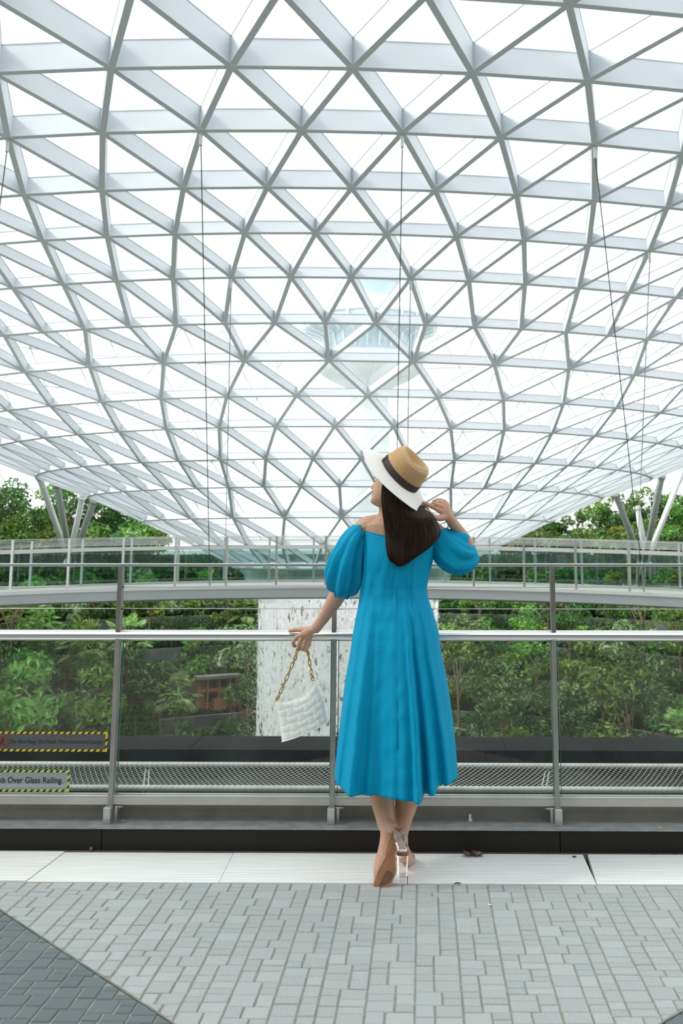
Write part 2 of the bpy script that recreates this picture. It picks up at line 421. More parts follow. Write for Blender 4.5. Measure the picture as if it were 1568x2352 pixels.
# orientation test so that "keep" sides are right is done by the sign of the centre point
def settmesh(mb, p):
    n = len(p); cx_ = sum(q[0] for q in p) / n; cy_ = sum(q[1] for q in p) / n; zt = rnd.uniform(-.0012, .0012)
    rows = []
    for ins, z in ((0, -.016), (0, zt - .003), (.0028, zt)):
        rows.append([(q[0] + (cx_ - q[0]) * ins / max(abs(cx_ - q[0]), .01), q[1] + (cy_ - q[1]) * ins / max(abs(cy_ - q[1]), .01), z) for q in p])
    mb.rings(rows, (False, True))
def vis(p):
    c = [pr((q[0], q[1], 0)) for q in p]
    if any(k is None for k in c): return 0
    c = [(min(max(k[0], 0), 1568), min(k[1], 2352)) for k in c]
    return area(c)
SP.sort(key=lambda s: -vis(s[0]))
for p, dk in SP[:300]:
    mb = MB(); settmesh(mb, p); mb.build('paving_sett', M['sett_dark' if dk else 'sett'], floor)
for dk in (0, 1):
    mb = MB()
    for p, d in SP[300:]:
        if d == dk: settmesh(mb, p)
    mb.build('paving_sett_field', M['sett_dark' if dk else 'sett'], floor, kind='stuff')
for a, b in ((la, lb), (ra, rb)):
    d = (b - a).normalized(); n = Vector((-d.y, d.x, 0)) * .003; a2 = a - d * 3 if a is la else a - d * .0 - d * 1.5; b2 = b + d * 1.2
    if a is la:
        t = (PY1 - a.y) / d.y; a2 = a + d * t * .98 if t < 0 else a
    else:
        t = (PY1 - a.y) / d.y; a2 = a + d * t * .98 if t < 0 else a
    MB().prism([a2 - n + Vector((0, 0, -.01)), a2 + n + Vector((0, 0, -.01)), b2 + n + Vector((0, 0, -.01)), b2 - n + Vector((0, 0, -.01))], (0, 0, .0115)).build('metal_edging', M['steel_dark'], floor)
# slab under the plates and kerb
MB().box((-14, PY1, -.30), (14, 5.06, -.030)).build('trim_1', M['black'], kind='structure')
# aluminium cover plates
seams = [(gr(-340, 1955), gr(-470, 2030)), (gr(150, 1957), gr(52, 2031)), (gr(536, 1960), gr(500, 2032)), (gr(936, 1961), gr(935, 2036)), (gr(1340, 1962), gr(1372, 2037)), (gr(1840, 1960), gr(1950, 2037))]
PB = 4.825; names = ['far left aluminium cover plate before the kerb, overlapped by a brighter neighbour', 'bright aluminium cover plate second from the left, in front of the left railing post', 'aluminium cover plate under the clear heels of the woman, left of the black seam', 'aluminium cover plate right of the black seam beside the clear heels', 'rightmost aluminium cover plate, beyond the open wedge gap']
for i in range(5):
    (a0, a1), (b0, b1) = seams[i], seams[i + 1]
    g = .0015
    def atY(p, q, Y): t = (Y - p.y) / (q.y - p.y); return p.x + (q.x - p.x) * t
    xa, xb, xc, xd = atY(a0, a1, PB) + g, atY(b0, b1, PB) - g, atY(b0, b1, PY1 + .002) - g, atY(a0, a1, PY1 + .002) + g
    if i == 4: xa += .016
    if i == 3: xb -= .004
    z1 = [.004, .0, .001, .001, .002][i]
    rows = [[], []]; nr = 13; V = []; F = []
    mb = MB(); 
    for k in range(nr * 2 + 1):   # shallow ribs running along the plate
        t = k / (nr * 2); Y = PY1 + .002 + (PB - PY1 - .002) * t; z = z1 + (.0006 if k % 2 == 0 else 0)
        xl = xd + (xa - xd) * t; xr = xc + (xb - xc) * t
        V += [(xl, Y, z), (xr, Y, z)]
    n2 = len(V); V += [(xd, PY1 + .002, -.024), (xc, PY1 + .002, -.024), (xa, PB, -.024), (xb, PB, -.024)]
    F = [(2 * k, 2 * k + 1, 2 * k + 3, 2 * k + 2) for k in range(nr * 2)]
    F += [(n2, n2 + 1, 1, 0), (n2 + 2, n2 + 3, n2 + 1, n2), (n2 + 3, n2 + 2, n2 - 2, n2 - 1)]
    F += [tuple([n2] + list(range(0, n2, 2)) + [n2 + 2]), tuple([n2 + 3] + list(range(n2 - 1, 0, -2)) + [n2 + 1])]
    mb.add(V, F); mb.build('cover_plate', M['alu'], label=names[i], cat='metal plate', group='aluminium cover plates between the paving and the kerb')
# kerb
KY = 4.87; KZ = zat(1906, KY)
kb = empty('granite_kerb', (0, KY, 0)); tag(kb, 'long dark speckled granite kerb below the glass railing', 'kerb')
ks = [-9, gr(228, 1930, .05).x, gr(1286, 1930, .05).x, 9]
for i in range(3):
    MB().bbox((ks[i] + .002, KY, -.028), (ks[i + 1] - .002, 5.05, KZ), .004).build('kerb_block', M['granite'], kb)
MB().box((-9, PB + .002, -.028), (9, KY - .001, -.004)).build('joint_strip', M['steel_dark'], kb)
# ================================================================ RAILING
RY = 4.985
zc1, zc0 = zat(1829, RY), zat(1851, RY)
rl = empty('glass_railing', (0, RY, KZ)); tag(rl, 'stainless steel railing with clear glass panels, a round handrail and wire cables above', 'railing')
MB().box((-9, KY - .006, KZ), (9, 5.06, KZ + .003)).build('kerb_top_sheet', M['kerb_top_sheet'], rl)  # thin grey sheet over the kerb top, paler than the granite
MB().box((-9, 5.055, KZ + .003), (9, 5.075, zc0 + .02)).build('backing_panel', M['steel_warm'], rl)
mb = MB(); mb.bbox((-9, RY, zc0), (9, RY + .055, zc1 - .012), .002); mb.bbox((-9, RY, zc1 - .012), (9, RY + .014, zc1), .002); mb.bbox((-9, RY + .034, zc1 - .012), (9, RY + .055, zc1), .002)
mb.build('bottom_channel', mat('satin_channel', (.50, .50, .47), .45, .3, col2=(.42, .42, .39), scale=5), rl)
ZH = zat(1460, RY + .01); 
mb = MB(); mb.tube([(x_, RY + .015, ZH) for x_ in (-9, -4, 0, 4, 9)], .0262, 24); mb.build('handrail', mat('polished_handrail', (.86, .86, .86), .3, 1.0), rl, True)
ZT = zat(1297.5, RY)
MB().bbox((-9, RY - .004, ZT - .008), (9, RY + .040, ZT + .007), .004).build('top_rail', M['steel'], rl)
mat_post = mat('satin_post_steel', (.36, .36, .34), .42, .5, col2=(.28, .28, .26), scale=8)
postx = []
for i, (tx, bx) in enumerate([(None, None), (279.5, 255), (767, 760), (1272, 1281), (None, None)]): postx.append(None)
xl = at(262, 1650, RY).x; xm = at(764.5, 1650, RY).x; xr_ = at(1275.5, 1650, RY).x
PX_ = [xl - (xm - xl), xl, xm, xr_, xr_ + (xr_ - xm)]
zb0, zb1 = zat(1893, RY - .045), zat(1857, RY - .045)
for i, X in enumerate(PX_):
    p = MB().bbox((X - .0105, RY - .008, zb1 - .02), (X + .0105, RY + .040, ZH - .018), .002).build('post', mat_post, rl)
    MB().bbox((X - .0105, RY - .008, ZH + .020), (X + .0105, RY + .034, ZT - .006), .002).build('upper_post', M['steel_dark'], rl)
    b = MB().bbox((X - .0175, RY - .050, KZ + .003), (X + .0155, RY - .001, zb1), .002).build('base_bracket', M['steel'], rl)
    mb = MB(); s = -1 if i == 3 else 1
    mb.bbox((X + s * .028 - .006, RY + .0, KZ + .003), (X + s * .028 + .006, RY + .06, zb1 - .004), .001)
    mb.tube([(X + s * .016, RY + .02, zb1 - .012), (X + s * .046, RY + .02, zb1 - .012)], .009, 6); mb.tube([(X + s * .046, RY + .02, zb1 - .012), (X + s * .055, RY + .02, zb1 - .012)], .005, 8)
    mb.build('clamp_bolt', M['steel'], b)
    if i in (1, 2, 3):
        for z in (zat(1349, RY), zat(1399, RY)): MB().tube([(X + .0106, RY + .012, z), (X + .0125, RY + .012, z)], .006, 8).build('wire_ferrule', M['black'], rl)
for i in range(4):
    g = MB().bbox((PX_[i] + .022, RY + .018, zc1 - .01), (PX_[i + 1] - .014, RY + .028, ZH - .022), .001).build('glass_panel', M['rail_glass'], rl)
    for X in (PX_[i] + .0225, PX_[i + 1] - .0145): MB().box((X - .0015, RY + .0175, zc1), (X + .0015, RY + .0285, ZH - .024)).build('glass_edge', M['glass_edge'], g)
for zpx in (1348.7, 1398.6):
    z = zat(zpx, RY); MB().tube([(x_, RY + .012, z) for x_ in (-9, 0, 9)], .0024, 6).build('wire_cable', M['steel'], rl, True)
MB().tube([(at(776, 1400, RY).x, RY + .012, zat(1398.6, RY)), (at(788, 1400, RY).x, RY + .012, zat(1398.6, RY))], .0042, 8).build('wire_tensioner', M['steel'], rl)
MB().tube([(at(747, 1349, RY).x, RY + .012, zat(1348.7, RY)), (at(762, 1349, RY).x, RY + .012, zat(1348.7, RY))], .0038, 8).build('wire_tensioner', M['steel'], rl)
# ---------------------------------------------------------------- stickers on the left glass
def hazard(x0p, x1p, y0p, y1p, Y, name, lab, bg, ye, txt, tcol, tpx, tsz, slant=.8, icon=False, bold=0):
    A = at(x0p, y1p, Y); B = at(x1p, y0p, Y); X0, X1, Z0, Z1 = A.x, B.x, A.z, B.z; th = .0105
    root = empty(name, ((X0 + X1) / 2, Y, Z0)); tag(root, lab, 'sign')
    MB().box((X0 + th, Y - .0006, Z0 + th), (X1 - th, Y, Z1 - th)).build('sticker_panel', bg, root)
    mb = MB(); mb.box((X0, Y - .0007, Z0), (X1, Y - .0001, Z0 + th)); mb.box((X0, Y - .0007, Z1 - th), (X1, Y - .0001, Z1)); mb.box((X1 - th, Y - .0007, Z0 + th), (X1, Y - .0001, Z1 - th))
    mb.box((X0, Y - .0007, Z0 + th), (X0 + th, Y - .0001, Z1 - th)); mb.build('hazard_border', ye, root)
    mb = MB(); n = int((X1 - X0) / .030)
    for k in range(n):
        xa = X1 - .010 - .030 * (k + 1)
        for z in (Z0, Z1 - th):
            mb.prism([(xa, Y - .001, z), (xa + .0125, Y - .001, z), (xa + .0125 + th * slant, Y - .001, z + th), (xa + th * slant, Y - .001, z + th)], (0, .0003, 0))
    k = 0; z = Z0 + .012
    while z < Z1 - .02:
        mb.prism([(X1 - th, Y - .001, z), (X1, Y - .001, z + th), (X1, Y - .001, z + th + .012), (X1 - th, Y - .001, z + .012)], (0, .0003, 0)); z += .030
    mb.build('hazard_stripes', M['black'], root)
    cu = bpy.data.curves.new('lettering', 'FONT'); cu.body = txt; cu.size = tsz; cu.align_x = 'RIGHT'; cu.align_y = 'CENTER'; cu.extrude = .0002; cu.offset = bold; cu.space_character = 1.02
    to = bpy.data.objects.new('tmp', cu); COL.objects.link(to); dg = bpy.context.evaluated_depsgraph_get(); me = bpy.data.meshes.new_from_object(to.evaluated_get(dg)); bpy.data.objects.remove(to)
    me.materials.clear(); me.materials.append(tcol); me.name = 'lettering'
    w0 = max(v.co.x for v in me.vertices) - min(v.co.x for v in me.vertices)
    tr = at(tpx[1], tpx[2], Y); tl = at(tpx[0], tpx[2], Y); sx = (tr.x - tl.x) / w0
    o = bpy.data.objects.new('lettering', me); COL.objects.link(o); o.parent = root
    o.matrix_local = Matrix.Translation(Vector((tr.x, Y - .0012, tr.z)) - Vector(root.location)) @ Matrix.Rotation(R(90), 4, 'X') @ Matrix.Diagonal((sx, sx * 1.12, 1, 1))
    if icon:
        c = at(6, 1702.5, Y - .001); red = mat('sign_red', (.32, .025, .02), .6); mb = MB(); r = .0255
        mb.tube([(c.x + r * math.cos(a * .2618), Y - .0014, c.z + r * math.sin(a * .2618)) for a in range(24)], .0026, 6, closed=True)
        mb.tube([(c.x - r * .7, Y - .0014, c.z + r * .7), (c.x + r * .7, Y - .0014, c.z - r * .7)], .0022, 6); mb.build('prohibition_ring', red, root)
        mb = MB(); q = lambda a, b: (c.x + a * r, Y - .0012, c.z + b * r)
        mb.tube([q(0, .55), q(0, .58)], .0035, 6); mb.tube([q(-.05, .35), q(-.1, -.05), q(-.35, -.35), q(-.3, -.6)], .0022, 6); mb.tube([q(-.08, -.05), q(.2, -.3), q(.25, -.6)], .0022, 6); mb.tube([q(-.4, .1), q(-.05, .3), q(.35, .15)], .0018, 6)
        mb.build('stepping_figure', M['black'], root)
    return root
yel = mat('hazard_yellow', (.62, .50, .03), .6); grn = mat('hazard_lime', (.42, .55, .10), .6)
bg1 = mat('smoked_film', (.085, .09, .092), .5)
def filmmat():
    m, t, b = NT('frosted_film'); N = t.nodes; tr = N.new('ShaderNodeBsdfTransparent'); mx = N.new('ShaderNodeMixShader'); mx.inputs[0].default_value = .6
    b.inputs['Base Color'].default_value = (.34, .37, .36, 1); t.links.new(b.outputs[0], mx.inputs[2]); t.links.new(tr.outputs[0], mx.inputs[1]); t.links.new(mx.outputs[0], N['Material Output'].inputs[0]); return m
hazard(-210, 248, 1681, 1725, RY + .0168, 'warning_sticker', 'smoked warning sticker with yellow border reading Do Not Step On Mesh', bg1, yel, 'Do Not Step On Mesh. Non-structural Ledge.', mat('faded_black_print', (.012, .012, .014), .6), (24, 239, 1704), .03, icon=True)
hazard(-300, 161, 1769, 1817, RY + .0168, 'warning_sticker', 'pale warning sticker with lime border reading Over Glass Railing', filmmat(), grn, 'Do Not Climb Over Glass Railing.', mat('navy_print', (.012, .012, .045), .6), (-84, 145, 1792.5), .04, bold=.0006)
# ================================================================ LEDGE AND SAFETY NET
NY0, NY1 = 5.20, 5.78
z0n, z1n = zat(1812, NY0), zat(1757.5, NY1)
nt = empty('safety_net', (0, NY0, z0n)); tag(nt, 'galvanised wire safety net laced between two pipes behind the glass railing', 'net')
for Y, z, nm in ((NY0, z0n, 0), (NY1, z1n, 1)):
    MB().tube([(x_, Y, z) for x_ in (-6, -3, 0, 3, 6)], .0155 if nm == 0 else .0155, 16).build('support_pipe', M['pipe'], nt, True)
    mb = MB(); k = 0
    x_ = -3.2
    while x_ < 2.6:
        mb.tube([(x_ + .008 * math.sin(a * .785), Y + .0164 * math.cos(a * .785), z + .0164 * math.sin(a * .785)) for a in range(8)], .0007, 3, closed=True); x_ += .0282
    mb.build('wire_lacing', M['steel_dark'], nt, kind='stuff')
mb = MB(); kn = MB(); cw = .0282; nd = 8
def netpt(x_, t):
    sag = -.012 * math.sin(math.pi * t); return (x_, NY0 + .014 + (NY1 - NY0 - .026) * t, z0n + (z1n - z0n) * t + sag)
i = 0; x_ = -3.3
while x_ < 2.7:
    for s in (1, -1):
        mb.tube([netpt(x_ + s * cw * nd * t, t) for t in (0, .25, .5, .75, 1)], .00115, 3, cap=False)
    for j in range(nd * 2 + 1):
        t = j / (nd * 2); p = netpt(x_ + (j % 2) * cw / 2, t); kn.ball(p, .0024, 4, 2)
    x_ += cw
mb.build('net_mesh', M['net'], nt, kind='stuff'); kn.build('net_knots', M['net'], nt, kind='stuff')
for px_ in (330, 1245):
    a = at(px_ - 4, 1806, NY0 + .0); b = at(px_ + 6, 1765, NY1)
    for d in (0, .026): MB().tube([(a.x + d, NY0 + .02, z0n - .02), (b.x + d * .8, NY1 - .02, z1n - .025)], .004, 6).build('stay_rod', M['pipe'], nt)
LZ = zat(1722.5, NY1 + .03); LYb = gr(784, 1691, LZ).y
lg = empty('granite_ledge', (0, NY1 + .03, -.4)); tag(lg, 'black polished granite ledge beyond the safety net', 'ledge')
lj = [-9, -3.1, -1.32, .46, 2.24, 9]
for i in range(5): MB().bbox((lj[i] + .001, NY1 + .03, -.4), (lj[i + 1] - .001, LYb, LZ), .003).build('ledge_block', M['granite_ledge'], lg)
MB().box((-9, 5.076, -.42), (9, NY1 + .03, -.35)).build('dark_void_slab', M['black'], lg)  # black slab stands in for the dark void under the net
# ================================================================ SUSPENDED FOOTBRIDGE
BX0 = -1.8
def bY(x): return 26.0 - .020 * (x - BX0) ** 2
def bz(x): d = x - BX0; return -(.00205 * d * d + .0035 * d)
ZB = zat(1343, 26.0); ZBB = zat(1372, 26.0); ZR = zat(1256, 26.0); ZTP = zat(1231, 26.0); BW = 3.2
bxs = [BX0 + -16 + 32 * i / 48 for i in range(49)]
br = empty('suspended_footbridge', (BX0, 26, ZBB)); tag(br, 'curved grey footbridge with glass sides hung across the garden', 'bridge')
def bpath(dy, z): return [(x, bY(x) + dy, z + bz(x)) for x in bxs]
def bsect(prof): return [[(x, bY(x) + dy, z + bz(x)) for dy, z in prof] for x in bxs]
MB().rings(bsect([(0, ZBB), (0, ZB - .09), (.12, ZB - .09), (.12, ZB - .2), (BW - .12, ZB - .2), (BW, ZB - .1), (BW, ZBB + .05), (BW - .4, ZBB - .06), (.4, ZBB - .06)])).build('box_girder', M['bridge_paint'], br)
MB().rings(bsect([(-.03, ZB - .09), (-.03, ZB), (.16, ZB), (.16, ZB - .09)])).build('deck_edge', M['bridge_white'], br)
MB().rings(bsect([(.16, ZB - .16), (.16, ZB - .04), (BW - .1, ZB - .04), (BW - .1, ZB - .16)])).build('deck_slab', mat('deck_boards', (.45, .44, .40), .8), br)
MB().rings(bsect([(BW - .1, ZB - .09), (BW - .1, ZB + .02), (BW + .06, ZB + .02), (BW + .06, ZB - .09)])).build('deck_edge', M['bridge_white'], br)
def side_rail(dy, xs, far):
    MB().rings(bsect([(dy - .05, ZR - .05), (dy - .05, ZR + .045), (dy + .05, ZR + .045), (dy + .05, ZR - .05)])).build('handrail', M['bridge_white'], br)
    for k in range(6):
        z = ZTP + (ZR + .10 - ZTP) * (k / 5.0) ** .95
        MB().tube(bpath(dy, z), .008 if k == 0 else .0045, 4).build('rail_wire', M['bridge_white'], br, True)
    for i, x in enumerate(xs):
        MB().box((x - .028, bY(x) + dy - .07, ZB + .0 + bz(x)), (x + .028, bY(x) + dy - .03, ZTP + bz(x))).build('baluster_post', M['steel'], br)
        if i + 1 < len(xs):
            a, b = x + .04, xs[i + 1] - .04; pts = [a, (a + b) / 2, b]
            MB().rings([[(q, bY(q) + dy - .01, ZB + .06 + bz(q)), (q, bY(q) + dy - .01, ZR - .05 + bz(q)), (q, bY(q) + dy + .01, ZR - .05 + bz(q)), (q, bY(q) + dy + .01, ZB + .06 + bz(q))] for q in pts]).build('glass_panel', M['bridge_glass'], br)
sp = 1.262
xs_near = [at(40, 1300, 25.0).x + sp * k for k in range(-2, 19)]
xs_far = [at(86, 1300, 28.0).x + sp * 1.0 * k for k in range(-2, 20)]
side_rail(.06, xs_near, 0); side_rail(BW - .04, xs_far, 1)
# hanging cables from roof nodes to the bridge edges
wirem = mat('dark_hanger_wire', (.10, .10, .10), .5, .5); wirel = mat('bright_hanger_wire', (.55, .56, .55), .4, .6)
def nearest(px, py):
    best = None
    for k, (p, n) in nodes.items():
        if k[0] > NE + 9: continue
        c = pr(p)
        if c is None: continue
        d = math.dist(c, (px, py)) + (0 if p.y < 44 else 1000)
        if best is None or d < best[0]: best = (d, k)
    return nodes[best[1]][0]
HC = [(468, 318, 477, 1338, 0, wirem, 'dark hanger cable left of the woman from roof to footbridge'),
      (932, 318, 905, 1338, 0, wirem, 'dark hanger cable from the roof down behind the straw hat'),
      (1380, 345, 1468, 1345, 0, wirem, 'dark slanting hanger cable at the right from roof to footbridge'),
      (25, 335, -60, 1345, 0, wirem, 'dark hanger cable at the far left edge of the roof'),
      (535, 650, 512, 1335, 1, wirel, 'thin bright hanger cable just right of the left dark cable'),
      (945, 645, 930, 1335, 1, wirel, 'thin bright hanger cable beside the dark one behind the hat'),
      (1500, 588, 1450, 1340, 1, wirel, 'thin bright hanger cable at the right crossing the dark one')]
for a, b, c, d, far, m_, lab in HC:
    p = nearest(a, b); q0 = at(c, d, 25.5 if not far else 28.6); q = Vector((q0.x, bY(q0.x) + (.02 if not far else BW - .05), ZB + bz(q0.x)))
    ca = empty('hanger_cable', q); tag(ca, lab, 'cable')
    MB().tube([p - Vector((0, 0, .02)), p - Vector((0, 0, .25))], .03, 6).build('cable_clevis', M['steel'], ca)
    MB().tube([p - Vector((0, 0, .2)), q], .010 if not far else .012, 5).build('cable', m_, ca)
    MB().tube([q, q + (p - q).normalized() * .9], .022, 6).build('turnbuckle', M['steel'], ca)
# ================================================================ VALLEY: terraces, floor, waterfall
def vp(r, a, z): # a measured from straight behind the axis
    c, s = math.cos(a), math.sin(a)
    return Vector((CX + AX[0] * r * c + AX[1] * r * s, CY + AX[1] * r * c - AX[0] * r * s, z))
conc = mat('planter_concrete', (.15, .16, .155), .85, col2=(.085, .095, .09), scale=1.2, detail=9)
soil = mat('planting_soil', (.035, .04, .022), .95, col2=(.02, .03, .012), scale=3)
TR = [(33.0, .35), (29.6, -1.9), (27.0, -3.7), (24.6, -5.5), (22.2, -7.3), (20.0, -9.1), (18.2, -10.9)]
ZF = -13.0
AS = [R(-105 + 210 * i / 60) for i in range(61)]
tw = empty('wall_terraces', (CX, CY, ZF)); tag(tw, kind='structure')
for i, (r, z) in enumerate(TR):
    zl = TR[i + 1][1] if i + 1 < len(TR) else ZF; rn = TR[i + 1][0] + .25 if i + 1 < len(TR) else 18.0
    mb = MB(); mb.rings([[vp(r, a, zl - .3), vp(r, a, z + .25), vp(r + .25, a, z + .25), vp(r + .25, a, zl - .3)] for a in AS]); mb.build('retaining_wall', conc, tw)
    if i + 1 < len(TR): MB().rings([[vp(rn - .1, a, zl - .25), vp(rn - .1, a, zl), vp(r + .1, a, zl), vp(r + .1, a, zl - .25)] for a in AS]).build('planting_bed', soil, tw)
MB().rings([[vp(33.2, a, .05), vp(33.2, a, .3), vp(60, a, .3), vp(60, a, .05)] for a in AS]).build('floor_garden', soil, kind='structure')
mb = MB(); mb.add([(CX - 60, 7.0, ZF), (CX + 60, 7.0, ZF), (CX + 60, CY + 24, ZF), (CX - 60, CY + 24, ZF), (CX - 60, 7, ZF - .3), (CX + 60, 7, ZF - .3), (CX + 60, CY + 24, ZF - .3), (CX - 60, CY + 24, ZF - .3)], [(0, 1, 2, 3), (7, 6, 5, 4), (0, 4, 5, 1), (1, 5, 6, 2), (2, 6, 7, 3), (3, 7, 4, 0)])
mb.build('floor_valley', mat('valley_floor', (.06, .085, .045), .9, col2=(.03, .05, .02), scale=.4), kind='structure')
MB().box((-16, 6.3, ZF), (16, 6.6, -.42)).build('wall_valley_front', conc, kind='structure')
MB().box((-200, 90, -2), (200, 400, -1.5)).build('floor_outside', mat('outside_ground', (.30, .32, .30), .9), kind='structure')
# waterfall: falling curtain with real ragged streaks
def watermat():
    m, t, b = NT('falling_water'); N = t.nodes; L = t.links
    tc = N.new('ShaderNodeTexCoord'); mp = N.new('ShaderNodeMapping'); mp.inputs['Scale'].default_value = (1, 1, .42); L.new(tc.outputs['Object'], mp.inputs[0])
    n1 = N.new('ShaderNodeTexNoise'); n1.inputs['Scale'].default_value = 7.0; n1.inputs['Detail'].default_value = 3; n1.inputs['Roughness'].default_value = .6; L.new(mp.outputs[0], n1.inputs['Vector'])
    mp2 = N.new('ShaderNodeMapping'); mp2.inputs['Scale'].default_value = (1, 1, .04); L.new(tc.outputs['Object'], mp2.inputs[0])
    n2 = N.new('ShaderNodeTexNoise'); n2.inputs['Scale'].default_value = 3.2; n2.inputs['Detail'].default_value = 6; L.new(mp2.outputs[0], n2.inputs['Vector'])
    ad = N.new('ShaderNodeMath'); ad.operation = 'ADD'; L.new(n1.outputs[0], ad.inputs[0])
    m5 = N.new('ShaderNodeMath'); m5.operation = 'MULTIPLY_ADD'; m5.inputs[1].default_value = .3; m5.inputs[2].default_value = -.15; L.new(n2.outputs[0], m5.inputs[0]); L.new(m5.outputs[0], ad.inputs[1])
    r = N.new('ShaderNodeMapRange'); r.inputs[1].default_value = .455; r.inputs[2].default_value = .55; L.new(ad.outputs[0], r.inputs[0])
    b.inputs['Base Color'].default_value = (.98, .985, .985, 1); b.inputs['Roughness'].default_value = .5
    b.inputs['Subsurface Weight'].default_value = 0
    tl = N.new('ShaderNodeBsdfTranslucent'); tl.inputs[0].default_value = (.98, .985, .985, 1)
    mx0 = N.new('ShaderNodeMixShader'); mx0.inputs[0].default_value = .5; L.new(b.outputs[0], mx0.inputs[1]); L.new(tl.outputs[0], mx0.inputs[2])
    tr = N.new('ShaderNodeBsdfTransparent'); mx = N.new('ShaderNodeMixShader'); L.new(r.outputs[0], mx.inputs[0]); L.new(tr.outputs[0], mx.inputs[1]); L.new(mx0.outputs[0], mx.inputs[2])
    L.new(mx.outputs[0], N['Material Output'].inputs[0])
    bp = N.new('ShaderNodeBump'); bp.inputs['Strength'].default_value = .6; bp.inputs['Distance'].default_value = .3; L.new(n1.outputs[0], bp.inputs['Height']); L.new(bp.outputs[0], b.inputs['Normal'])
    return m
wm = watermat()
wf = empty('waterfall', (CX, CY, ZF)); tag(wf, 'white waterfall pouring from the funnel roof into the garden', 'waterfall')
for rad, sd, nm in ((4.12, 1, 'outer_curtain'), (3.8, 7, 'inner_curtain')):
    rows = []; ztop = RINGS[-1][1] - .9
    for i in range(46):
        z = ztop + (ZF + .2 - ztop) * i / 45
        row = []
        for k in range(96):
            a = 2 * math.pi * k / 96
            d = noise.noise(Vector((math.cos(a) * 3.1, math.sin(a) * 3.1, z * .12 + sd))) * .18 + noise.noise(Vector((math.cos(a) * 9, math.sin(a) * 9, z * .5 + sd))) * .07
            rr_ = rad - .16 + d - .012 * (ztop - z) + (.0 if i < 40 else (i - 40) * .05)
            row.append((CX + rr_ * math.cos(a), CY + rr_ * math.sin(a), z))
        rows.append(row)
    MB().rings(rows, (False, False)).build(nm, wm, wf, True)
mb = MB(); rs = np.random.RandomState(3)
for i in range(9000):   # spray and drops loose from the curtain
    a = rs.uniform(0, 2 * math.pi); z = rs.uniform(ZF, RINGS[-1][1] - 2.0); r_ = 3.8 + abs(rs.normal(0, .12 + .05 * (1 - z) * .5)); s = rs.uniform(.006, .016)
    x_, y_ = CX + r_ * math.cos(a), CY + r_ * math.sin(a)
    mb.add([(x_ - s, y_, z), (x_ + s, y_, z), (x_, y_ + s, z + s), (x_, y_, z - s * 2.5)], [(0, 1, 2), (0, 3, 1), (0, 2, 3), (1, 3, 2)])
mb.build('water_drops', mat('white_spray', (.95, .96, .96), .5), wf, kind='stuff')
# ================================================================ PLANTS
rs = np.random.RandomState(11)
L1 = leafmat('mid_green_leaf', (.05, .17, .025), (.26, .48, .10)); L2 = leafmat('dark_green_leaf', (.022, .085, .018), (.13, .30, .07))
L3 = leafmat('yellow_green_leaf', (.16, .28, .03), (.42, .50, .10)); L4 = leafmat('grey_green_leaf', (.08, .19, .06), (.42, .56, .30)); L5 = leafmat('palm_leaf', (.08, .24, .04), (.46, .62, .24))
bark = mat('pale_bark', (.21, .155, .095), .85, col2=(.13, .10, .065), scale=6)
def leaves(n, fn, size, seed, flat=.3):
    """n bent leaves placed by fn(rs) -> (pos, outward normal)"""
    q = np.random.RandomState(seed); V = []; F = []
    for i in range(n):
        p, o = fn(q); d = np.array(o) + q.normal(0, .55, 3); d /= np.linalg.norm(d) + 1e-6
        u = np.cross(d, q.normal(0, 1, 3)); u /= np.linalg.norm(u) + 1e-6; w = np.cross(d, u)
        s = size * q.uniform(.6, 1.35); p = np.array(p); k = len(V)
        V += [tuple(p - u * s), tuple(p + w * s * .42 + d * s * .12), tuple(p + u * s - d * s * .3), tuple(p - w * s * .42 + d * s * .12)]
        F += [(k, k + 1, k + 2, k + 3)]
    return V, F
def blobs(cs):
    def fn(q):
        c = cs[q.randint(len(cs))]; v = q.normal(0, 1, 3); v /= np.linalg.norm(v); r = q.uniform(.45, 1.0) ** .5
        return (c[0] + v[0] * c[3] * r, c[1] + v[1] * c[3] * r, c[2] + v[2] * c[4] * r), v
    return fn
def bush_mesh(seed, n, size, m_, w=.8, h=.7):
    q = np.random.RandomState(seed)
    cs = [(q.uniform(-w, w) * .65, q.uniform(-w, w) * .4, h * q.uniform(.5, 1.2), q.uniform(.3, .55) * w, q.uniform(.3, .5) * h) for _ in range(7)]
    mb = MB(); mb.add(*leaves(n, blobs(cs), size, seed)); return mb.mesh('foliage', m_), cs
def stem_mesh(cs, r=.03):
    mb = MB()
    for c in cs[:5]: mb.tube([(c[0] * .1, c[1] * .1, -.1), (c[0] * .5, c[1] * .5, c[2] * .5), (c[0], c[1], c[2])], [r, r * .8, r * .4], 5, cap=False)
    return mb.mesh('stem', bark)
BUSH = []
for sd, n, size, m_, w, h in [(1, 420, .13, L1, .95, .8), (2, 380, .16, L2, 1.0, .85), (3, 460, .12, L4, .9, .8), (4, 360, .15, L1, 1.1, .95), (5, 500, .10, L2, 1.0, .7), (6, 320, .13, L3, .75, .7), (7, 420, .14, L2, 1.1, .9), (8, 400, .15, L4, 1.0, .75)]:
    fm, cs = bush_mesh(sd, n, size, m_, w, h); BUSH.append((fm, stem_mesh(cs), m_))
KIND = {L1: 'mid green leafy shrub', L2: 'dark green leafy shrub', L3: 'yellow green leafy shrub', L4: 'grey green leafy shrub', L5: 'palm'}
TN = ['on the highest terrace wall', 'on the second terrace from the top', 'on the third terrace from the top', 'on the fourth terrace from the top', 'on the fifth terrace from the top', 'on the second lowest terrace', 'on the lowest terrace']
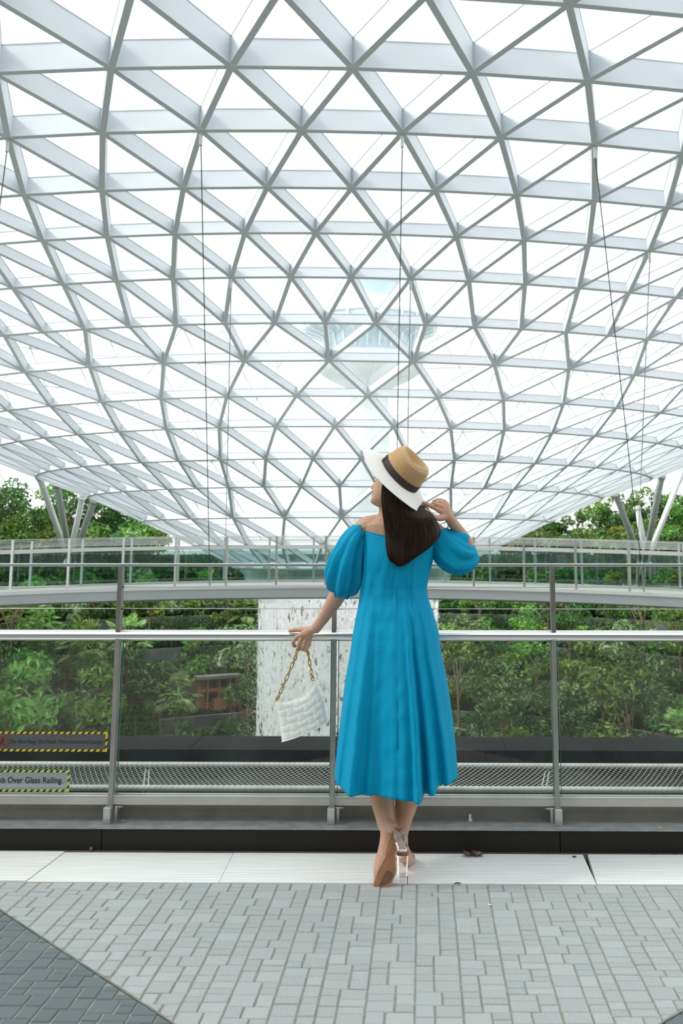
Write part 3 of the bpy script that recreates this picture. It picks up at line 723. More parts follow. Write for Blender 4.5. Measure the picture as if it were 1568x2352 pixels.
def inst(name, parts, loc, sc, rz, label, cat, group):
    r = empty(name, loc, rz); r.scale = (sc, sc, sc); tag(r, label, cat, group)
    for nm, me in parts:
        c = bpy.data.objects.new(nm, me); COL.objects.link(c); c.parent = r
    return r
def ok_view(p, lo=-140, hi=1720): 
    c = pr(p); return c is not None and lo < c[0] < hi
nb = 0
def zone(x): return ['beyond the left photo edge', 'near the left photo edge', 'left of the left railing post', 'just right of the left post', 'around the timber hut', 'beside the left of the waterfall', 'behind the woman', 'right of the blue dress', 'left of the right post', 'right of the right post', 'near the right photo edge', 'beyond the right photo edge'][int(np.digitize(x, [0, 120, 270, 410, 540, 650, 950, 1110, 1272, 1410, 1568]))]
for i in range(1, 8):
    r0_ = TR[i - 1][0] - .5; z = TR[i][1] if i < 7 else ZF
    a = R(-60)
    while a < R(60):
        a += rs.uniform(1.05, 1.5) / r0_ * (1.0 if i < 6 else .95); rj = r0_ - rs.uniform(0, .9); p = vp(rj, a, z)
        if not ok_view(p) or nb >= 290: continue
        # hidden behind the falls
        c = pr(p)
        if 640 < c[0] < 960: continue
        b_ = BUSH[[0, 1, 2, 3, 4, 6, 7, 1, 0, 4, 2, 5][rs.randint(12)]]
        wh = (TN[i] if i < 7 else 'at the foot of the terraces') + ', ' + zone(c[0])
        inst('shrub', [('foliage', b_[0]), ('stem', b_[1])], p, rs.uniform(.95, 1.55), rs.uniform(0, 6.3), KIND[b_[2]].replace(' leafy', '') + ' ' + wh, 'shrub', KIND[b_[2]] + 's ' + wh); nb += 1
for i in range(1, 8):   # a thinner planting goes on beyond both photo edges
    r0_ = TR[i - 1][0] - .6; z = TR[i][1] if i < 7 else ZF
    for a_ in [s_ * R(d_) for s_ in (-1, 1) for d_ in range(18, 84, 8)]:
        p = vp(r0_ - rs.uniform(0, .6), a_ + rs.uniform(-.03, .03), z); c = pr(p)
        if c is None or -140 < c[0] < 1720 or nb >= 298: continue
        b_ = BUSH[rs.randint(8)]; wh = (TN[i] if i < 7 else 'at the foot of the terraces') + ', ' + zone(c[0])
        inst('shrub', [('foliage', b_[0]), ('stem', b_[1])], p, rs.uniform(1.5, 2.1), rs.uniform(0, 6.3), KIND[b_[2]].replace(' leafy', '') + ' ' + wh, 'shrub', KIND[b_[2]] + 's ' + wh); nb += 1
# climbing foliage hanging over each wall (nobody could count it)
for i in range(7):
    r_, z_ = TR[i]; zl = TR[i + 1][1] if i < 6 else ZF
    def fn(q):
        while 1:
            a = q.uniform(R(-80), R(80)); h = q.uniform(0, 1) ** .8; n_ = noise.noise(Vector((a * r_ * .28, i * 7.3, h * .6))) + .30 - h * .32
            if n_ > 0: break
        p = vp(r_ - .12 - q.uniform(0, .25), a, z_ + .35 - h * (z_ - zl)); c = vp(r_ - 1, a, 0) - vp(r_, a, 0)
        return tuple(p), (c.x, c.y, .4)
    mb = MB(); mb.add(*leaves(10000, fn, .11, 50 + i)); mb.build('climbing_foliage', (L2, L1, L2, L2, L1, L2, L2)[i], tw, kind='stuff')
# slender trees on the terraces
def tree_parts(seed, H, m_, nblob, spread, leafn, lsz, tr=.07, lo=.55):
    q = np.random.RandomState(seed); mb = MB(); tip = np.array([q.uniform(-.2, .2), q.uniform(-.2, .2), H * .72])
    mb.tube([(0, 0, -.2), tuple(tip * .35 + np.array([.05, 0, 0])), tuple(tip * .7), tuple(tip)], [tr, tr * .85, tr * .65, tr * .4], 7)
    cs = []
    for k in range(nblob):
        a = q.uniform(0, 6.28); rr_ = spread * q.uniform(.15, 1); h = H * q.uniform(lo, 1.0)
        c = (tip[0] + rr_ * math.cos(a), tip[1] + rr_ * math.sin(a), h, spread * q.uniform(.28, .5), spread * q.uniform(.2, .38)); cs.append(c)
        s = tip * q.uniform(.6, .95); mb.tube([tuple(s), tuple((s + np.array(c[:3])) / 2 + np.array([0, 0, .12])), c[:3]], [tr * .4, tr * .28, tr * .12], 5, cap=False)
    f = MB(); f.add(*leaves(leafn, blobs(cs), lsz, seed)); return [('trunk', mb.mesh('trunk', bark)), ('crown', f.mesh('crown', m_))]
def palm_parts(seed, H, n, L_):
    q = np.random.RandomState(seed); mb = MB(); mb.tube([(0, 0, -.2), (.05, 0, H * .5), (0, .04, H)], [.085, .07, .06], 8); pt = MB(); f = MB()
    for k in range(n):
        a = k * 2.4 + q.uniform(-.2, .2); el = R(q.uniform(-35, 75)); d = np.array([math.cos(a) * math.cos(el), math.sin(a) * math.cos(el), math.sin(el)]); base = np.array([0, 0, H])
        l = L_ * q.uniform(.55, .8); hub_ = base + d * l; hub_[2] -= .12 * l * math.cos(el); pt.tube([tuple(base), tuple(base + d * l * .5 + np.array([0, 0, .04])), tuple(hub_)], [.018, .014, .01], 4, cap=False)
        u = np.cross(d, [0, 0, 1]); u /= np.linalg.norm(u) + 1e-6; w = np.cross(u, d)
        for j in range(13):
            t = -1.5 + 3.0 * j / 12; b = d * math.cos(t) + u * math.sin(t); bl = L_ * .62 * (1 - .18 * abs(t)); tp = hub_ + b * bl - np.array([0, 0, .22 * bl]); md = hub_ + b * bl * .55 - np.array([0, 0, .03]); sd_ = np.cross(b, w) * .05 * L_
            f.add([tuple(hub_), tuple(md + sd_), tuple(tp), tuple(md - sd_)], [(0, 1, 2, 3)])
    return [('trunk', mb.mesh('trunk', bark)), ('leaf_stalks', pt.mesh('leaf_stalks', L1)), ('fronds', f.mesh('fronds', L5))]
def place_on(px, py_, ti):
    """point on terrace ti seen in the direction of column px"""
    r_ = TR[ti - 1][0] - .9; z = TR[ti][1] if ti < 7 else ZF
    x, y, _ = ray(px, py_); d = math.hypot(x, y); x, y = x / d, y / d; b = x * CX + y * CY; c = CX * CX + CY * CY - r_ * r_; t = b + math.sqrt(max(b * b - c, 0)); return Vector((x * t, y * t, z))
def zpx(p, py_): # height at which the point above p is seen at image row py_
    x, y, z = ray(pr(p)[0], py_); return EYE + math.hypot(p.x, p.y) * z / math.hypot(x, y)
PAL = [(190, 1478, 6, 'tall fan palm left of the left railing post, leaves fanned wide', 1.35), (292, 1462, 5, 'fan palm just behind the left railing post', 1.3), (408, 1592, 7, 'bright fan palm between the left post and the timber hut', 1.25), (565, 1398, 3, 'fan palm close to the left edge of the waterfall', 1.2), (92, 1418, 4, 'fan palm at the far left under the footbridge', 1.1), (1555, 1665, 7, 'low fan palm at the right edge behind the ledge', .8), (30, 1405, 3, 'leftmost fan palm below the footbridge', 1.0)]
for k, (px_, py_, ti, lab, L_) in enumerate(PAL):
    p = place_on(px_, py_, ti); H = max(zpx(p, py_) - p.z, 1.0); inst('fan_palm', palm_parts(70 + k, H, 20, L_), p, 1, k, lab, 'palm', None)
# bare trunks rising between the terraces
TK = [(25, 1380, 1500, 4), (205, 1375, 1460, 3), (305, 1372, 1470, 3), (343, 1372, 1480, 3), (100, 1470, 1630, 5), (145, 1490, 1620, 5), (232, 1570, 1690, 6), (436, 1490, 1550, 4), (573, 1480, 1650, 6), (314, 1600, 1660, 6), (1050, 1520, 1690, 6), (1140, 1495, 1620, 5), (1195, 1440, 1560, 4), (1178, 1600, 1660, 6), (1414, 1400, 1450, 3), (1476, 1395, 1555, 4), (1418, 1560, 1620, 5), (1103, 1385, 1450, 3), (1392, 1580, 1690, 6), (1530, 1640, 1690, 6), (1020, 1480, 1600, 5)]
TK += [(60, 1560, 1650, 6), (170, 1600, 1690, 7), (262, 1500, 1580, 5), (370, 1540, 1640, 6), (520, 1400, 1470, 3), (505, 1500, 1560, 4), (15, 1590, 1690, 7), (1075, 1450, 1540, 4), (1160, 1555, 1680, 7), (1230, 1520, 1620, 5), (1310, 1440, 1540, 4), (1345, 1530, 1640, 6), (1450, 1470, 1590, 5), (1500, 1540, 1660, 6), (1560, 1430, 1520, 4), (1260, 1400, 1450, 3), (1350, 1385, 1440, 2), (1540, 1385, 1440, 2), (1300, 1590, 1690, 7), (1440, 1600, 1690, 7), (560, 1600, 1690, 7), (470, 1385, 1440, 2), (70, 1380, 1440, 2)]
TREES = [tree_parts(100 + k, 1.0 * 4.2, [L1, L2, L1, L4, L2][k], 10, 1.25, 560, .125, .065) for k in range(5)]
for k, (px_, y0_, y1_, ti) in enumerate(TK):
    p = place_on(px_, y1_, ti); H = zpx(p, y0_) - p.z + 1.2; t_ = TREES[k % 5]
    side_ = 'left of' if px_ < 790 else 'right of'
    inst('slender_tree', t_, p, max(H / 4.2, .5), k * 1.3, 'slender tree %s, %s' % (TN[min(ti, 6)], zone(px_)), 'tree', 'slender trees %s, %s' % (TN[min(ti, 6)], zone(px_)))
# big trees of the upper garden above the footbridge
ORD = 'first second third fourth fifth sixth seventh eighth ninth tenth eleventh twelfth thirteenth'.split()
BT = [(15, 1115, 38, L2, 2.3), (75, 1160, 36, L2, 1.9), (130, 1118, 40, L1, 1.7), (165, 1150, 38, L2, 1.8), (-40, 1130, 37, L2, 2.2), (228, 1150, 38, L2, 1.9), (275, 1180, 37, L2, 1.8), (318, 1215, 36, L1, 1.2), (115, 1195, 35, L3, .9), (40, 1190, 35, L1, 1.5), (205, 1215, 35, L1, 1.3),
      (1255, 1205, 37, L2, 1.5), (1215, 1222, 36, L1, 1.1), (1330, 1170, 39, L4, .9), (1385, 1152, 38, L1, 1.6), (1420, 1165, 37, L2, 1.6), (1462, 1128, 40, L1, 1.4), (1490, 1160, 38, L2, 1.4), (1540, 1148, 38, L2, 1.8), (1590, 1140, 38, L1, 1.8), (1420, 1215, 35, L3, .9), (1510, 1195, 36, L1, 1.3), (1560, 1205, 35, L1, 1.1)]
def place_r(px, r_, z):
    x, y, _ = ray(px, 1250); d = math.hypot(x, y); x, y = x / d, y / d; b = x * CX + y * CY; c = CX * CX + CY * CY - r_ * r_; t = b + math.sqrt(max(b * b - c, 0)); return Vector((x * t, y * t, z))
for k, (px_, py_, r_, m_, spd) in enumerate(BT):
    p = place_r(px_, r_, .3); H = zpx(p, py_) - p.z
    parts = tree_parts(200 + k, H, m_, 17, spd * 1.15, 2300 if spd > 1.4 else 1300, .15, .10, lo=.3)
    sd_ = 'left' if px_ < 700 else 'right'; same = sorted(b[0] for b in BT if (b[0] < 700) == (px_ < 700))
    nm = {L1: 'mid green', L2: 'dark green', L3: 'yellow green', L4: 'pale sparse'}[m_]
    inst('garden_tree', parts, p, 1, 0, '%s tree behind the footbridge, %s from the left among the %s-hand trees' % (nm, ORD[same.index(px_)] , sd_), 'tree', '%s garden trees behind the footbridge at the %s' % (nm, sd_))
# shrubs along the upper garden edge
for k in range(46):
    px_ = -60 + (k % 23) * 19 if k < 23 else 1150 + (k - 23) * 20
    p = place_r(px_, 33.6 + rs.uniform(0, .8), .3); b_ = BUSH[rs.randint(8)]
    inst('edge_shrub', [('foliage', b_[0]), ('stem', b_[1])], p, rs.uniform(1.2, 1.9), rs.uniform(0, 6), KIND[b_[2]].replace(' leafy', '') + ' on the top garden edge, ' + zone(px_), 'shrub', KIND[b_[2]] + 's along the top garden edge, ' + zone(px_))
# timber hut and shelter among the plants
wood = mat('warm_timber', (.30, .15, .08), .6, col2=(.20, .10, .05), scale=3, stretch=(1, 1, 8)); window_dark = mat('dark_window', (.02, .02, .02), .3)  # timber, and plain dark panes for the hut windows
p = place_on(487, 1600, 6); pL, pR = place_on(448, 1600, 6), place_on(543, 1600, 6); hut = empty('timber_hut', p); tag(hut, 'small brown timber pavilion on the terrace left of the waterfall', 'hut')
w = (pR - pL).length; u = (pR - pL).normalized(); zt = zpx(p, 1550); n_ = Vector((-u.y, u.x, 0)); zb_ = zpx(p, 1625)
def hb(a, b, z0_, z1_, th, off, nm, m_):
    q = pL + u * (w * a) - n_ * off; q.z = z0_; q2 = pL + u * (w * b) - n_ * off; q2.z = z0_
    return MB().prism([q, q2, q2 + Vector((0, 0, z1_ - z0_)), q + Vector((0, 0, z1_ - z0_))], -n_ * th).build(nm, m_, hut)
HH = zt - zb_
hb(0, 1, zb_, zt, .08, -.05, 'back_wall', wood); hb(-.03, 1.03, zt - .08 * HH, zt + .02, .9, -.1, 'roof_slab', conc)
for a in (0, .22, .5, .76, .97): hb(a, a + .035, zb_, zt - .05, .09, .42, 'column', wood)
for a, b, z0f, z1f in ((.25, .48, .62, .85), (.55, .74, .62, .85), (.25, .48, .2, .5), (.8, .95, .3, .85)): hb(a, b, zb_ + HH * z0f, zb_ + HH * z1f, .03, .03, 'window', window_dark)
for zf in (.52, .57, .9): hb(0, 1, zb_ + HH * zf, zb_ + HH * (zf + .04), .06, .4, 'crossbeam', wood)
hb(.35, .65, zb_, zb_ + HH * .32, .4, .5, 'counter', wood)
# ================================================================ TREE-LIKE COLUMNS UNDER THE ROOF EDGE
tubem = mat('white_column_paint', (.70, .73, .72), .45); tubeg = mat('grey_column_paint', (.42, .47, .45), .5)
COLS = [((88, 1090), (147, 1256), 46, 56, tubem, 'white leaning steel column at the far left behind the trees'), ((130, 1108), (156, 1256), 44, 52, tubeg, 'grey steel column second from the left behind the footbridge'), ((190, 1140), (163, 1262), 50, 54, tubem, 'white steel column of the left pair, leaning right'), ((217, 1147), (176, 1262), 46, 52, tubeg, 'grey steel column of the left pair, under the roof edge'),
        ((1412, 1132), (1462, 1262), 46, 52, tubeg, 'grey leaning steel column at the right under the roof edge'), ((1462, 1165), (1482, 1268), 52, 53, tubem, 'white slender steel column in the right cluster'), ((1520, 1090), (1484, 1268), 46, 52, tubeg, 'thick grey steel column in the right cluster'), ((1570, 1075), (1494, 1266), 54, 53, tubem, 'white steel column leaning right at the right edge')]
for k, (a, b, ya, yb, m_, lab) in enumerate(COLS):
    A, B = at(*a, ya), at(*b, yb); B = A + (B - A) * ((A.z - .3) / (A.z - B.z)) if False else B
    t = (A.z - .28) / (A.z - B.z); B = A + (B - A) * t
    c_ = empty('steel_column', B); tag(c_, lab, 'column'); MB().tube([B, A], .15, 16).build('shaft', m_, c_, True); MB().tube([B + (A - B) * .0, B + (A - B) * .03], .24, 12).build('base_shoe', m_, c_); MB().tube([A - (A - B) * .03, A], .19, 12).build('cap_plate', m_, c_)
# outer glass facade far behind (fine triangular grid)
fac = empty('wall_facade', (CX, CY, .3)); tag(fac, kind='structure'); rf = 66
mbs = MB()
for sgn in (-1, 1):
    for i in range(9):
        for j in range(7):
            def P(i_, j_): 
                a = sgn * R(8 + 4.4 * (i_ + .5 * (j_ % 2))); z = .3 + 2.9 * j_; return vp(52 - .06 * j_ * j_ * 2, a, z)
            p0 = P(i, j)
            for q in ([P(i + 1, j)] + ([P(i, j + 1), P(i - 1, j + 1)] if j % 2 == 0 else [P(i, j + 1), P(i + 1, j + 1)])): mbs.tube([p0, q], .05, 4, cap=False)
mbs.build('facade_grid', M['roof_paint'], fac, kind='stuff')
# ================================================================ CONTROL TOWER BEYOND THE ROOF
tm = mat('hazy_white_concrete', (.84, .88, .90), .8); tg = mat('hazy_blue_glass', (.60, .73, .80), .5)  # haze is mixed into these pale base colours
TY = 210.0; tc_ = at(848, 900, TY); ct = empty('control_tower', (tc_.x, TY, -1)); tag(ct, 'pale blue airport control tower seen faintly through the glass roof', 'tower')
def lathe(prof, name, m_, n=40):
    MB().rings([[(tc_.x + r_ * math.cos(2 * math.pi * k / n), TY + r_ * math.sin(2 * math.pi * k / n), z) for k in range(n)] for r_, z in prof]).build(name, m_, ct, True)
s_ = TY / FPX
def tz(py_): return zat(py_, TY, 848)
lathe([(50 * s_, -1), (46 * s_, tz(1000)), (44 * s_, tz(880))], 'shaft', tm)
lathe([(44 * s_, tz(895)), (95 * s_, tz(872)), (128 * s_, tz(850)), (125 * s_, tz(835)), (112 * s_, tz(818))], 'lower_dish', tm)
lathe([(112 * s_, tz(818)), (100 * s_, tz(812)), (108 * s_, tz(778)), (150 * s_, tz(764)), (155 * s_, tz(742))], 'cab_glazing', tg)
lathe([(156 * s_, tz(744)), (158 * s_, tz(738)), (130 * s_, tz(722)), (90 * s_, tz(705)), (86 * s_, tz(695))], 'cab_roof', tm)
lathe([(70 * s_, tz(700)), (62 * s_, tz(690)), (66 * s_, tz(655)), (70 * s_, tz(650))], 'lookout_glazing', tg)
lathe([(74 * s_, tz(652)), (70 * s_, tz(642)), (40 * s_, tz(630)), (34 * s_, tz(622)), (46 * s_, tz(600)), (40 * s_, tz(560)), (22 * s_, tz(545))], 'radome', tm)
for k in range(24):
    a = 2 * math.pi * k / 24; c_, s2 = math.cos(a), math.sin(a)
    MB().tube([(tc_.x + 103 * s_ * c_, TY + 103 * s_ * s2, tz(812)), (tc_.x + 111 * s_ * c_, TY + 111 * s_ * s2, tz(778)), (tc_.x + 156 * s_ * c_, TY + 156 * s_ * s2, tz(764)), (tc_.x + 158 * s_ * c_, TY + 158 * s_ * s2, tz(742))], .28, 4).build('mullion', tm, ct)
# ================================================================ THE WOMAN
skin = mat('skin', (.50, .295, .195), .48, spec=.35, col2=(.56, .34, .235), scale=18)
skin.node_tree.nodes['Principled BSDF'].inputs['Subsurface Weight'].default_value = .12
skin.node_tree.nodes['Principled BSDF'].inputs['Subsurface Radius'].default_value = (.012, .004, .002)
def dressmat():
    m, t, b = NT('cerulean_crepe'); N = t.nodes; L = t.links
    b.inputs['Base Color'].default_value = (0.0, .285, .49, 1); b.inputs['Roughness'].default_value = .62; b.inputs['Specular IOR Level'].default_value = .12
    b.inputs['Sheen Weight'].default_value = .02; b.inputs['Sheen Roughness'].default_value = .4; b.inputs['Sheen Tint'].default_value = (.3, .75, 1, 1)
    tc = N.new('ShaderNodeTexCoord'); mp = N.new('ShaderNodeMapping'); mp.inputs['Scale'].default_value = (9, 9, 3.2); mp.inputs['Rotation'].default_value = (0, .5, 0)
    n1 = N.new('ShaderNodeTexNoise'); n1.inputs['Scale'].default_value = 1.3; n1.inputs['Detail'].default_value = 4; n1.inputs['Distortion'].default_value = .6
    L.new(tc.outputs['Object'], mp.inputs[0]); L.new(mp.outputs[0], n1.inputs['Vector'])
    bp = N.new('ShaderNodeBump'); bp.inputs['Strength'].default_value = .55; bp.inputs['Distance'].default_value = .018; L.new(n1.outputs[0], bp.inputs['Height'])
    n2 = N.new('ShaderNodeTexNoise'); n2.inputs['Scale'].default_value = 900; L.new(tc.outputs['Object'], n2.inputs['Vector'])
    b2 = N.new('ShaderNodeBump'); b2.inputs['Strength'].default_value = .12; b2.inputs['Distance'].default_value = .0008; L.new(n2.outputs[0], b2.inputs['Height']); L.new(bp.outputs[0], b2.inputs['Normal'])
    L.new(b2.outputs[0], b.inputs['Normal']); return m
dressM = dressmat(); seamM = mat('dress_seam', (0.0, .17, .36), .7)
WB = gr(905, 2018); woman = empty('person', (WB.x, 4.5, 0.003)); tag(woman, 'woman seen from behind in a blue off-shoulder dress, straw hat and clear heels', 'person')
bm_ = MB()
def px3(l): return [at(*q[:3]) for q in l]
def limb(l, n=14, seg=16, flat=None):
    P = spline([list(at(q[0], q[1], q[2])) + [q[3]] for q in l], n)
    bm_.tube([p[:3] for p in P], [max(p[3], .002) for p in P], seg, flat=None if flat is None else [flat] * n)
def oval(rows, seg=28): # rows: (px_left, px_right, py, Ycentre, halfdepth)
    rr_ = []
    for l, r_, y, Y, d in rows:
        a = at(l, y, Y); b = at(r_, y, Y); c = (a + b) / 2; h = (b - a).length / 2
        rr_.append([(c.x + h * math.cos(2 * math.pi * k / seg), c.y + d * math.sin(2 * math.pi * k / seg), c.z) for k in range(seg)])
    bm_.rings(rr_[::-1])
# trunk, kept inside the dress
oval([(874, 930, 1174, 4.53, .045), (858, 975, 1188, 4.54, .055), (828, 1000, 1206, 4.545, .07), (832, 1002, 1235, 4.55, .085), (842, 990, 1270, 4.55, .095), (848, 980, 1310, 4.56, .085), (846, 968, 1352, 4.57, .08), (836, 980, 1400, 4.57, .09), (828, 992, 1460, 4.57, .105), (832, 990, 1520, 4.57, .10)])
limb([(897, 1200, 4.54, .058), (896, 1170, 4.535, .052), (896, 1140, 4.53, .052)], 8)
# shoulders
limb([(882, 1198, 4.54, .036), (852, 1206, 4.55, .044), (834, 1216, 4.56, .047), (822, 1245, 4.57, .044)], 12)
limb([(885, 1208, 4.545, .05), (862, 1209, 4.55, .050), (845, 1209, 4.555, .048), (835, 1213, 4.56, .046)], 12)
limb([(950, 1196, 4.54, .04), (985, 1212, 4.55, .044), (1008, 1232, 4.56, .046)], 10)
# left arm down to the rail
limb([(834, 1214, 4.56, .045), (815, 1262, 4.60, .045), (798, 1310, 4.655, .0445), (788, 1342, 4.69, .043), (772, 1372, 4.745, .039), (752, 1405, 4.80, .0315), (735, 1430, 4.85, .0255), (723, 1446, 4.885, .024)], 40, 20)
# left hand lying over the rail
HYa = 4.925
for kx, ky, r1 in ((686, 1461, .0125), (694, 1463, .013), (703, 1467, .0125), (711, 1470, .0115)):
    limb([(725, 1443, 4.885, .022), (712, 1450, 4.905, .018), (kx, ky, HYa, r1)], 8, 12)
limb([(716, 1446, 4.897, .022), (704, 1454, 4.915, .021), (699, 1460, 4.922, .016)], 8, 14)
limb([(686, 1460, HYa, .0118), (677, 1468, 4.920, .0108), (673, 1476, 4.922, .0100), (675, 1483, 4.930, .0092), (679, 1484, 4.940, .0080)], 14, 12)
limb([(694, 1463, HYa, .0122), (688, 1474, 4.915, .0108), (685, 1484, 4.917, .0098), (686.5, 1491, 4.928, .0090), (689, 1490, 4.94, .0078)], 14, 12)
limb([(703, 1467, HYa, .0118), (699, 1477, 4.916, .0104), (695.5, 1486, 4.918, .0095), (695.5, 1492, 4.928, .0088), (697, 1491, 4.94, .0076)], 14, 12)
limb([(711, 1470, HYa, .0108), (709, 1480, 4.919, .0096), (705, 1489, 4.920, .0088), (702, 1495, 4.928, .0082), (702, 1493, 4.94, .007)], 14, 12)
limb([(712, 1446, 4.915, .015), (697, 1446, 4.935, .0135), (686, 1446, 4.950, .0118), (675, 1447, 4.957, .0108), (666, 1449, 4.96, .0095), (662, 1450, 4.96, .006)], 16, 12)
# right arm raised to the brim
limb([(1006, 1230, 4.56, .046), (1035, 1248, 4.59, .043), (1066, 1264, 4.61, .038), (1078, 1268, 4.62, .034)], 16, 18)
limb([(1079, 1268, 4.62, .032), (1075, 1256, 4.625, .033), (1065, 1238, 4.61, .031), (1050, 1216, 4.575, .0275), (1036, 1196, 4.515, .0235), (1028, 1184, 4.505, .0235)], 22, 18)
for q in ([(1027, 1184, 4.505, .022), (1020, 1177, 4.497, .018), (1010, 1173, 4.49, .0125)], [(1027, 1183, 4.505, .022), (1022, 1172, 4.50, .019), (1016, 1164, 4.495, .0130)], [(1028, 1182, 4.507, .021), (1025, 1169, 4.505, .018), (1020, 1158, 4.505, .0128)], [(1029, 1181, 4.51, .020), (1027, 1167, 4.515, .016), (1023, 1153, 4.517, .0110)]):
    limb(q, 8, 12)
limb([(1011, 1174, 4.49, .0122), (1001, 1168, 4.485, .0108), (990, 1163, 4.482, .0100), (979, 1157.5, 4.482, .0090), (970.5, 1153.5, 4.484, .0080)], 16, 12)
limb([(1016, 1164, 4.495, .0120), (1005, 1160.5, 4.487, .0108), (996, 1157.5, 4.489, .0098), (991, 1159, 4.50, .0090), (994, 1163, 4.512, .008)], 14, 12)
limb([(1020, 1158, 4.505, .0116), (1009, 1155, 4.498, .0104), (1000, 1152, 4.500, .0094), (995, 1153, 4.512, .0086), (999, 1158, 4.522, .0076)], 14, 12)
limb([(1023, 1153, 4.517, .0106), (1014, 1150, 4.512, .0094), (1006, 1148.5, 4.513, .0086), (1001, 1149.5, 4.524, .0078), (1004, 1154, 4.532, .007)], 14, 12)
limb([(1022, 1186, 4.497, .0185), (1010, 1190, 4.48, .0150), (998, 1188, 4.465, .0120), (989, 1181, 4.462, .0112), (981, 1174, 4.462, .0102), (975, 1168, 4.466, .008)], 18, 12)
# legs
limb([(868, 1500, 4.56, .085), (872, 1600, 4.55, .075), (877, 1700, 4.55, .058), (876, 1760, 4.545, .057), (875, 1808, 4.54, .0575), (880, 1850, 4.525, .048), (885, 1880, 4.505, .0405), (887, 1897, 4.495, .0375)], 30, 22)
limb([(950, 1500, 4.56, .085), (944, 1600, 4.57, .075), (939, 1700, 4.58, .058), (938, 1760, 4.575, .057), (937, 1808, 4.57, .0575), (932, 1850, 4.56, .048), (926, 1885, 4.55, .036), (921, 1915, 4.545, .030), (919, 1935, 4.545, .031)], 32, 22)
# left foot, heel up, sole to the viewer
limb([(887, 1892, 4.49, .037), (891, 1908, 4.465, .034), (889, 1932, 4.452, .032), (884, 1962, 4.440, .034), (877, 1992, 4.432, .036), (877, 2015, 4.428, .033), (879, 2030, 4.425, .022)], 22, 20)
limb([(891, 1897, 4.47, .030), (901, 1906, 4.445, .026), (900, 1916, 4.437, .022)], 8, 14)
for k, (x_, r_) in enumerate(((870, .0105), (876, .0085), (882, .008), (888, .0078), (893, .0072))): limb([(x_, 2008, 4.43, r_ * 1.2), (x_ - 1, 2024, 4.425, r_), (x_ + 1, 2033, 4.423, r_ * .8)], 6, 10)
# right foot flat on its high heel, pointing to the rail
limb([(920, 1925, 4.545, .032), (921, 1945, 4.53, .030), (923, 1953, 4.515, .028)], 8, 16)
limb([(922, 1946, 4.53, .029), (926, 1960, 4.58, .032), (931, 1972, 4.64, .034), (934, 1975, 4.69, .030)], 12, 16)
for k in range(5): 
    b0 = at(934, 1974, 4.69); bm_.tube([(b0.x - .026 + .013 * k, 4.69, .026), (b0.x - .03 + .0145 * k, 4.73, .018), (b0.x - .03 + .0145 * k, 4.75 - abs(k - .5) * .004, .014)], [.011 if k else .012, .009, .007], 10)
# head ------------------------------------------------------------
HC_ = at(904, 1112, 4.50)
f_ = Vector((-.905, .33, .20)).normalized(); u_ = Vector((.26, .12, .955)); u_ = (u_ - f_ * u_.dot(f_)).normalized(); r__ = f_.cross(u_)
HM = Matrix((r__, f_, u_)).transposed().to_4x4(); HM.translation = HC_
zk = [-.115, -.109, -.10, -.09, -.08, -.072, -.066, -.061, -.055, -.048, -.042, -.034, -.024, -.010, .006, .022, .04, .065, .09, .105, .114]
ff = [.050, .072, .082, .084, .079, .084, .086, .081, .087, .085, .082, .083, .083, .081, .079, .087, .090, .084, .064, .040, .004]
bb = [.005, .0, -.012, -.028, -.045, -.056, -.062, -.066, -.071, -.076, -.080, -.085, -.09, -.095, -.099, -.101, -.101, -.094, -.072, -.045, -.006]
ww = [.012, .026, .038, .048, .055, .059, .061, .063, .065, .067, .068, .070, .072, .073, .074, .0745, .0745, .070, .055, .036, .004]
nose = [0, 0, 0, 0, 0, 0, 0, 0, 0, .006, .020, .027, .020, .012, .005, .001, 0, 0, 0, 0, 0]
rows = []; S = 56
zs = np.linspace(zk[0], zk[-1], 70)
for z in zs:
    f1, b1, w1, n1 = (float(np.interp(z, zk, a)) for a in (ff, bb, ww, nose)); c = (f1 + b1) / 2; h = (f1 - b1) / 2; row = []
    for k in range(S):
        a = 2 * math.pi * k / S; x, y = math.cos(a), math.sin(a)
        X = w1 * (abs(x) ** .92) * (1 if x > 0 else -1); Y = c + h * (abs(y) ** .9) * (1 if y > 0 else -1)
        if y > 0:
            Y += n1 * math.exp(-(X / .0105) ** 2)
            for ex in (-.031, .031): Y -= .007 * math.exp(-((X - ex) / .014) ** 2 - ((z - .0) / .011) ** 2)
            Y += .004 * math.exp(-(X / .02) ** 2 - ((z + .10) / .01) ** 2)
        row.append(tuple(HM @ Vector((X, Y, z))))
    rows.append(row)
bm_.rings(rows)
for s in (-1, 1): bm_.ball(tuple(HM @ Vector((s * .074, -.008, -.012))), .028, 12, 8, (.35, .6, 1.1))
body = bm_.build('tmp_body', skin)
md = body.modifiers.new('r', 'REMESH'); md.mode = 'VOXEL'; md.voxel_size = .0026; md.use_smooth_shade = True
ms = body.modifiers.new('s', 'SMOOTH'); ms.factor = .5; ms.iterations = 7
dg = bpy.context.evaluated_depsgraph_get(); me = bpy.data.meshes.new_from_object(body.evaluated_get(dg)); loc = body.location.copy(); bpy.data.objects.remove(body)
me.name = 'body'; me.transform(Matrix.Translation(loc - Vector(woman.location)))
bo = bpy.data.objects.new('body', me); COL.objects.link(bo); bo.parent = woman
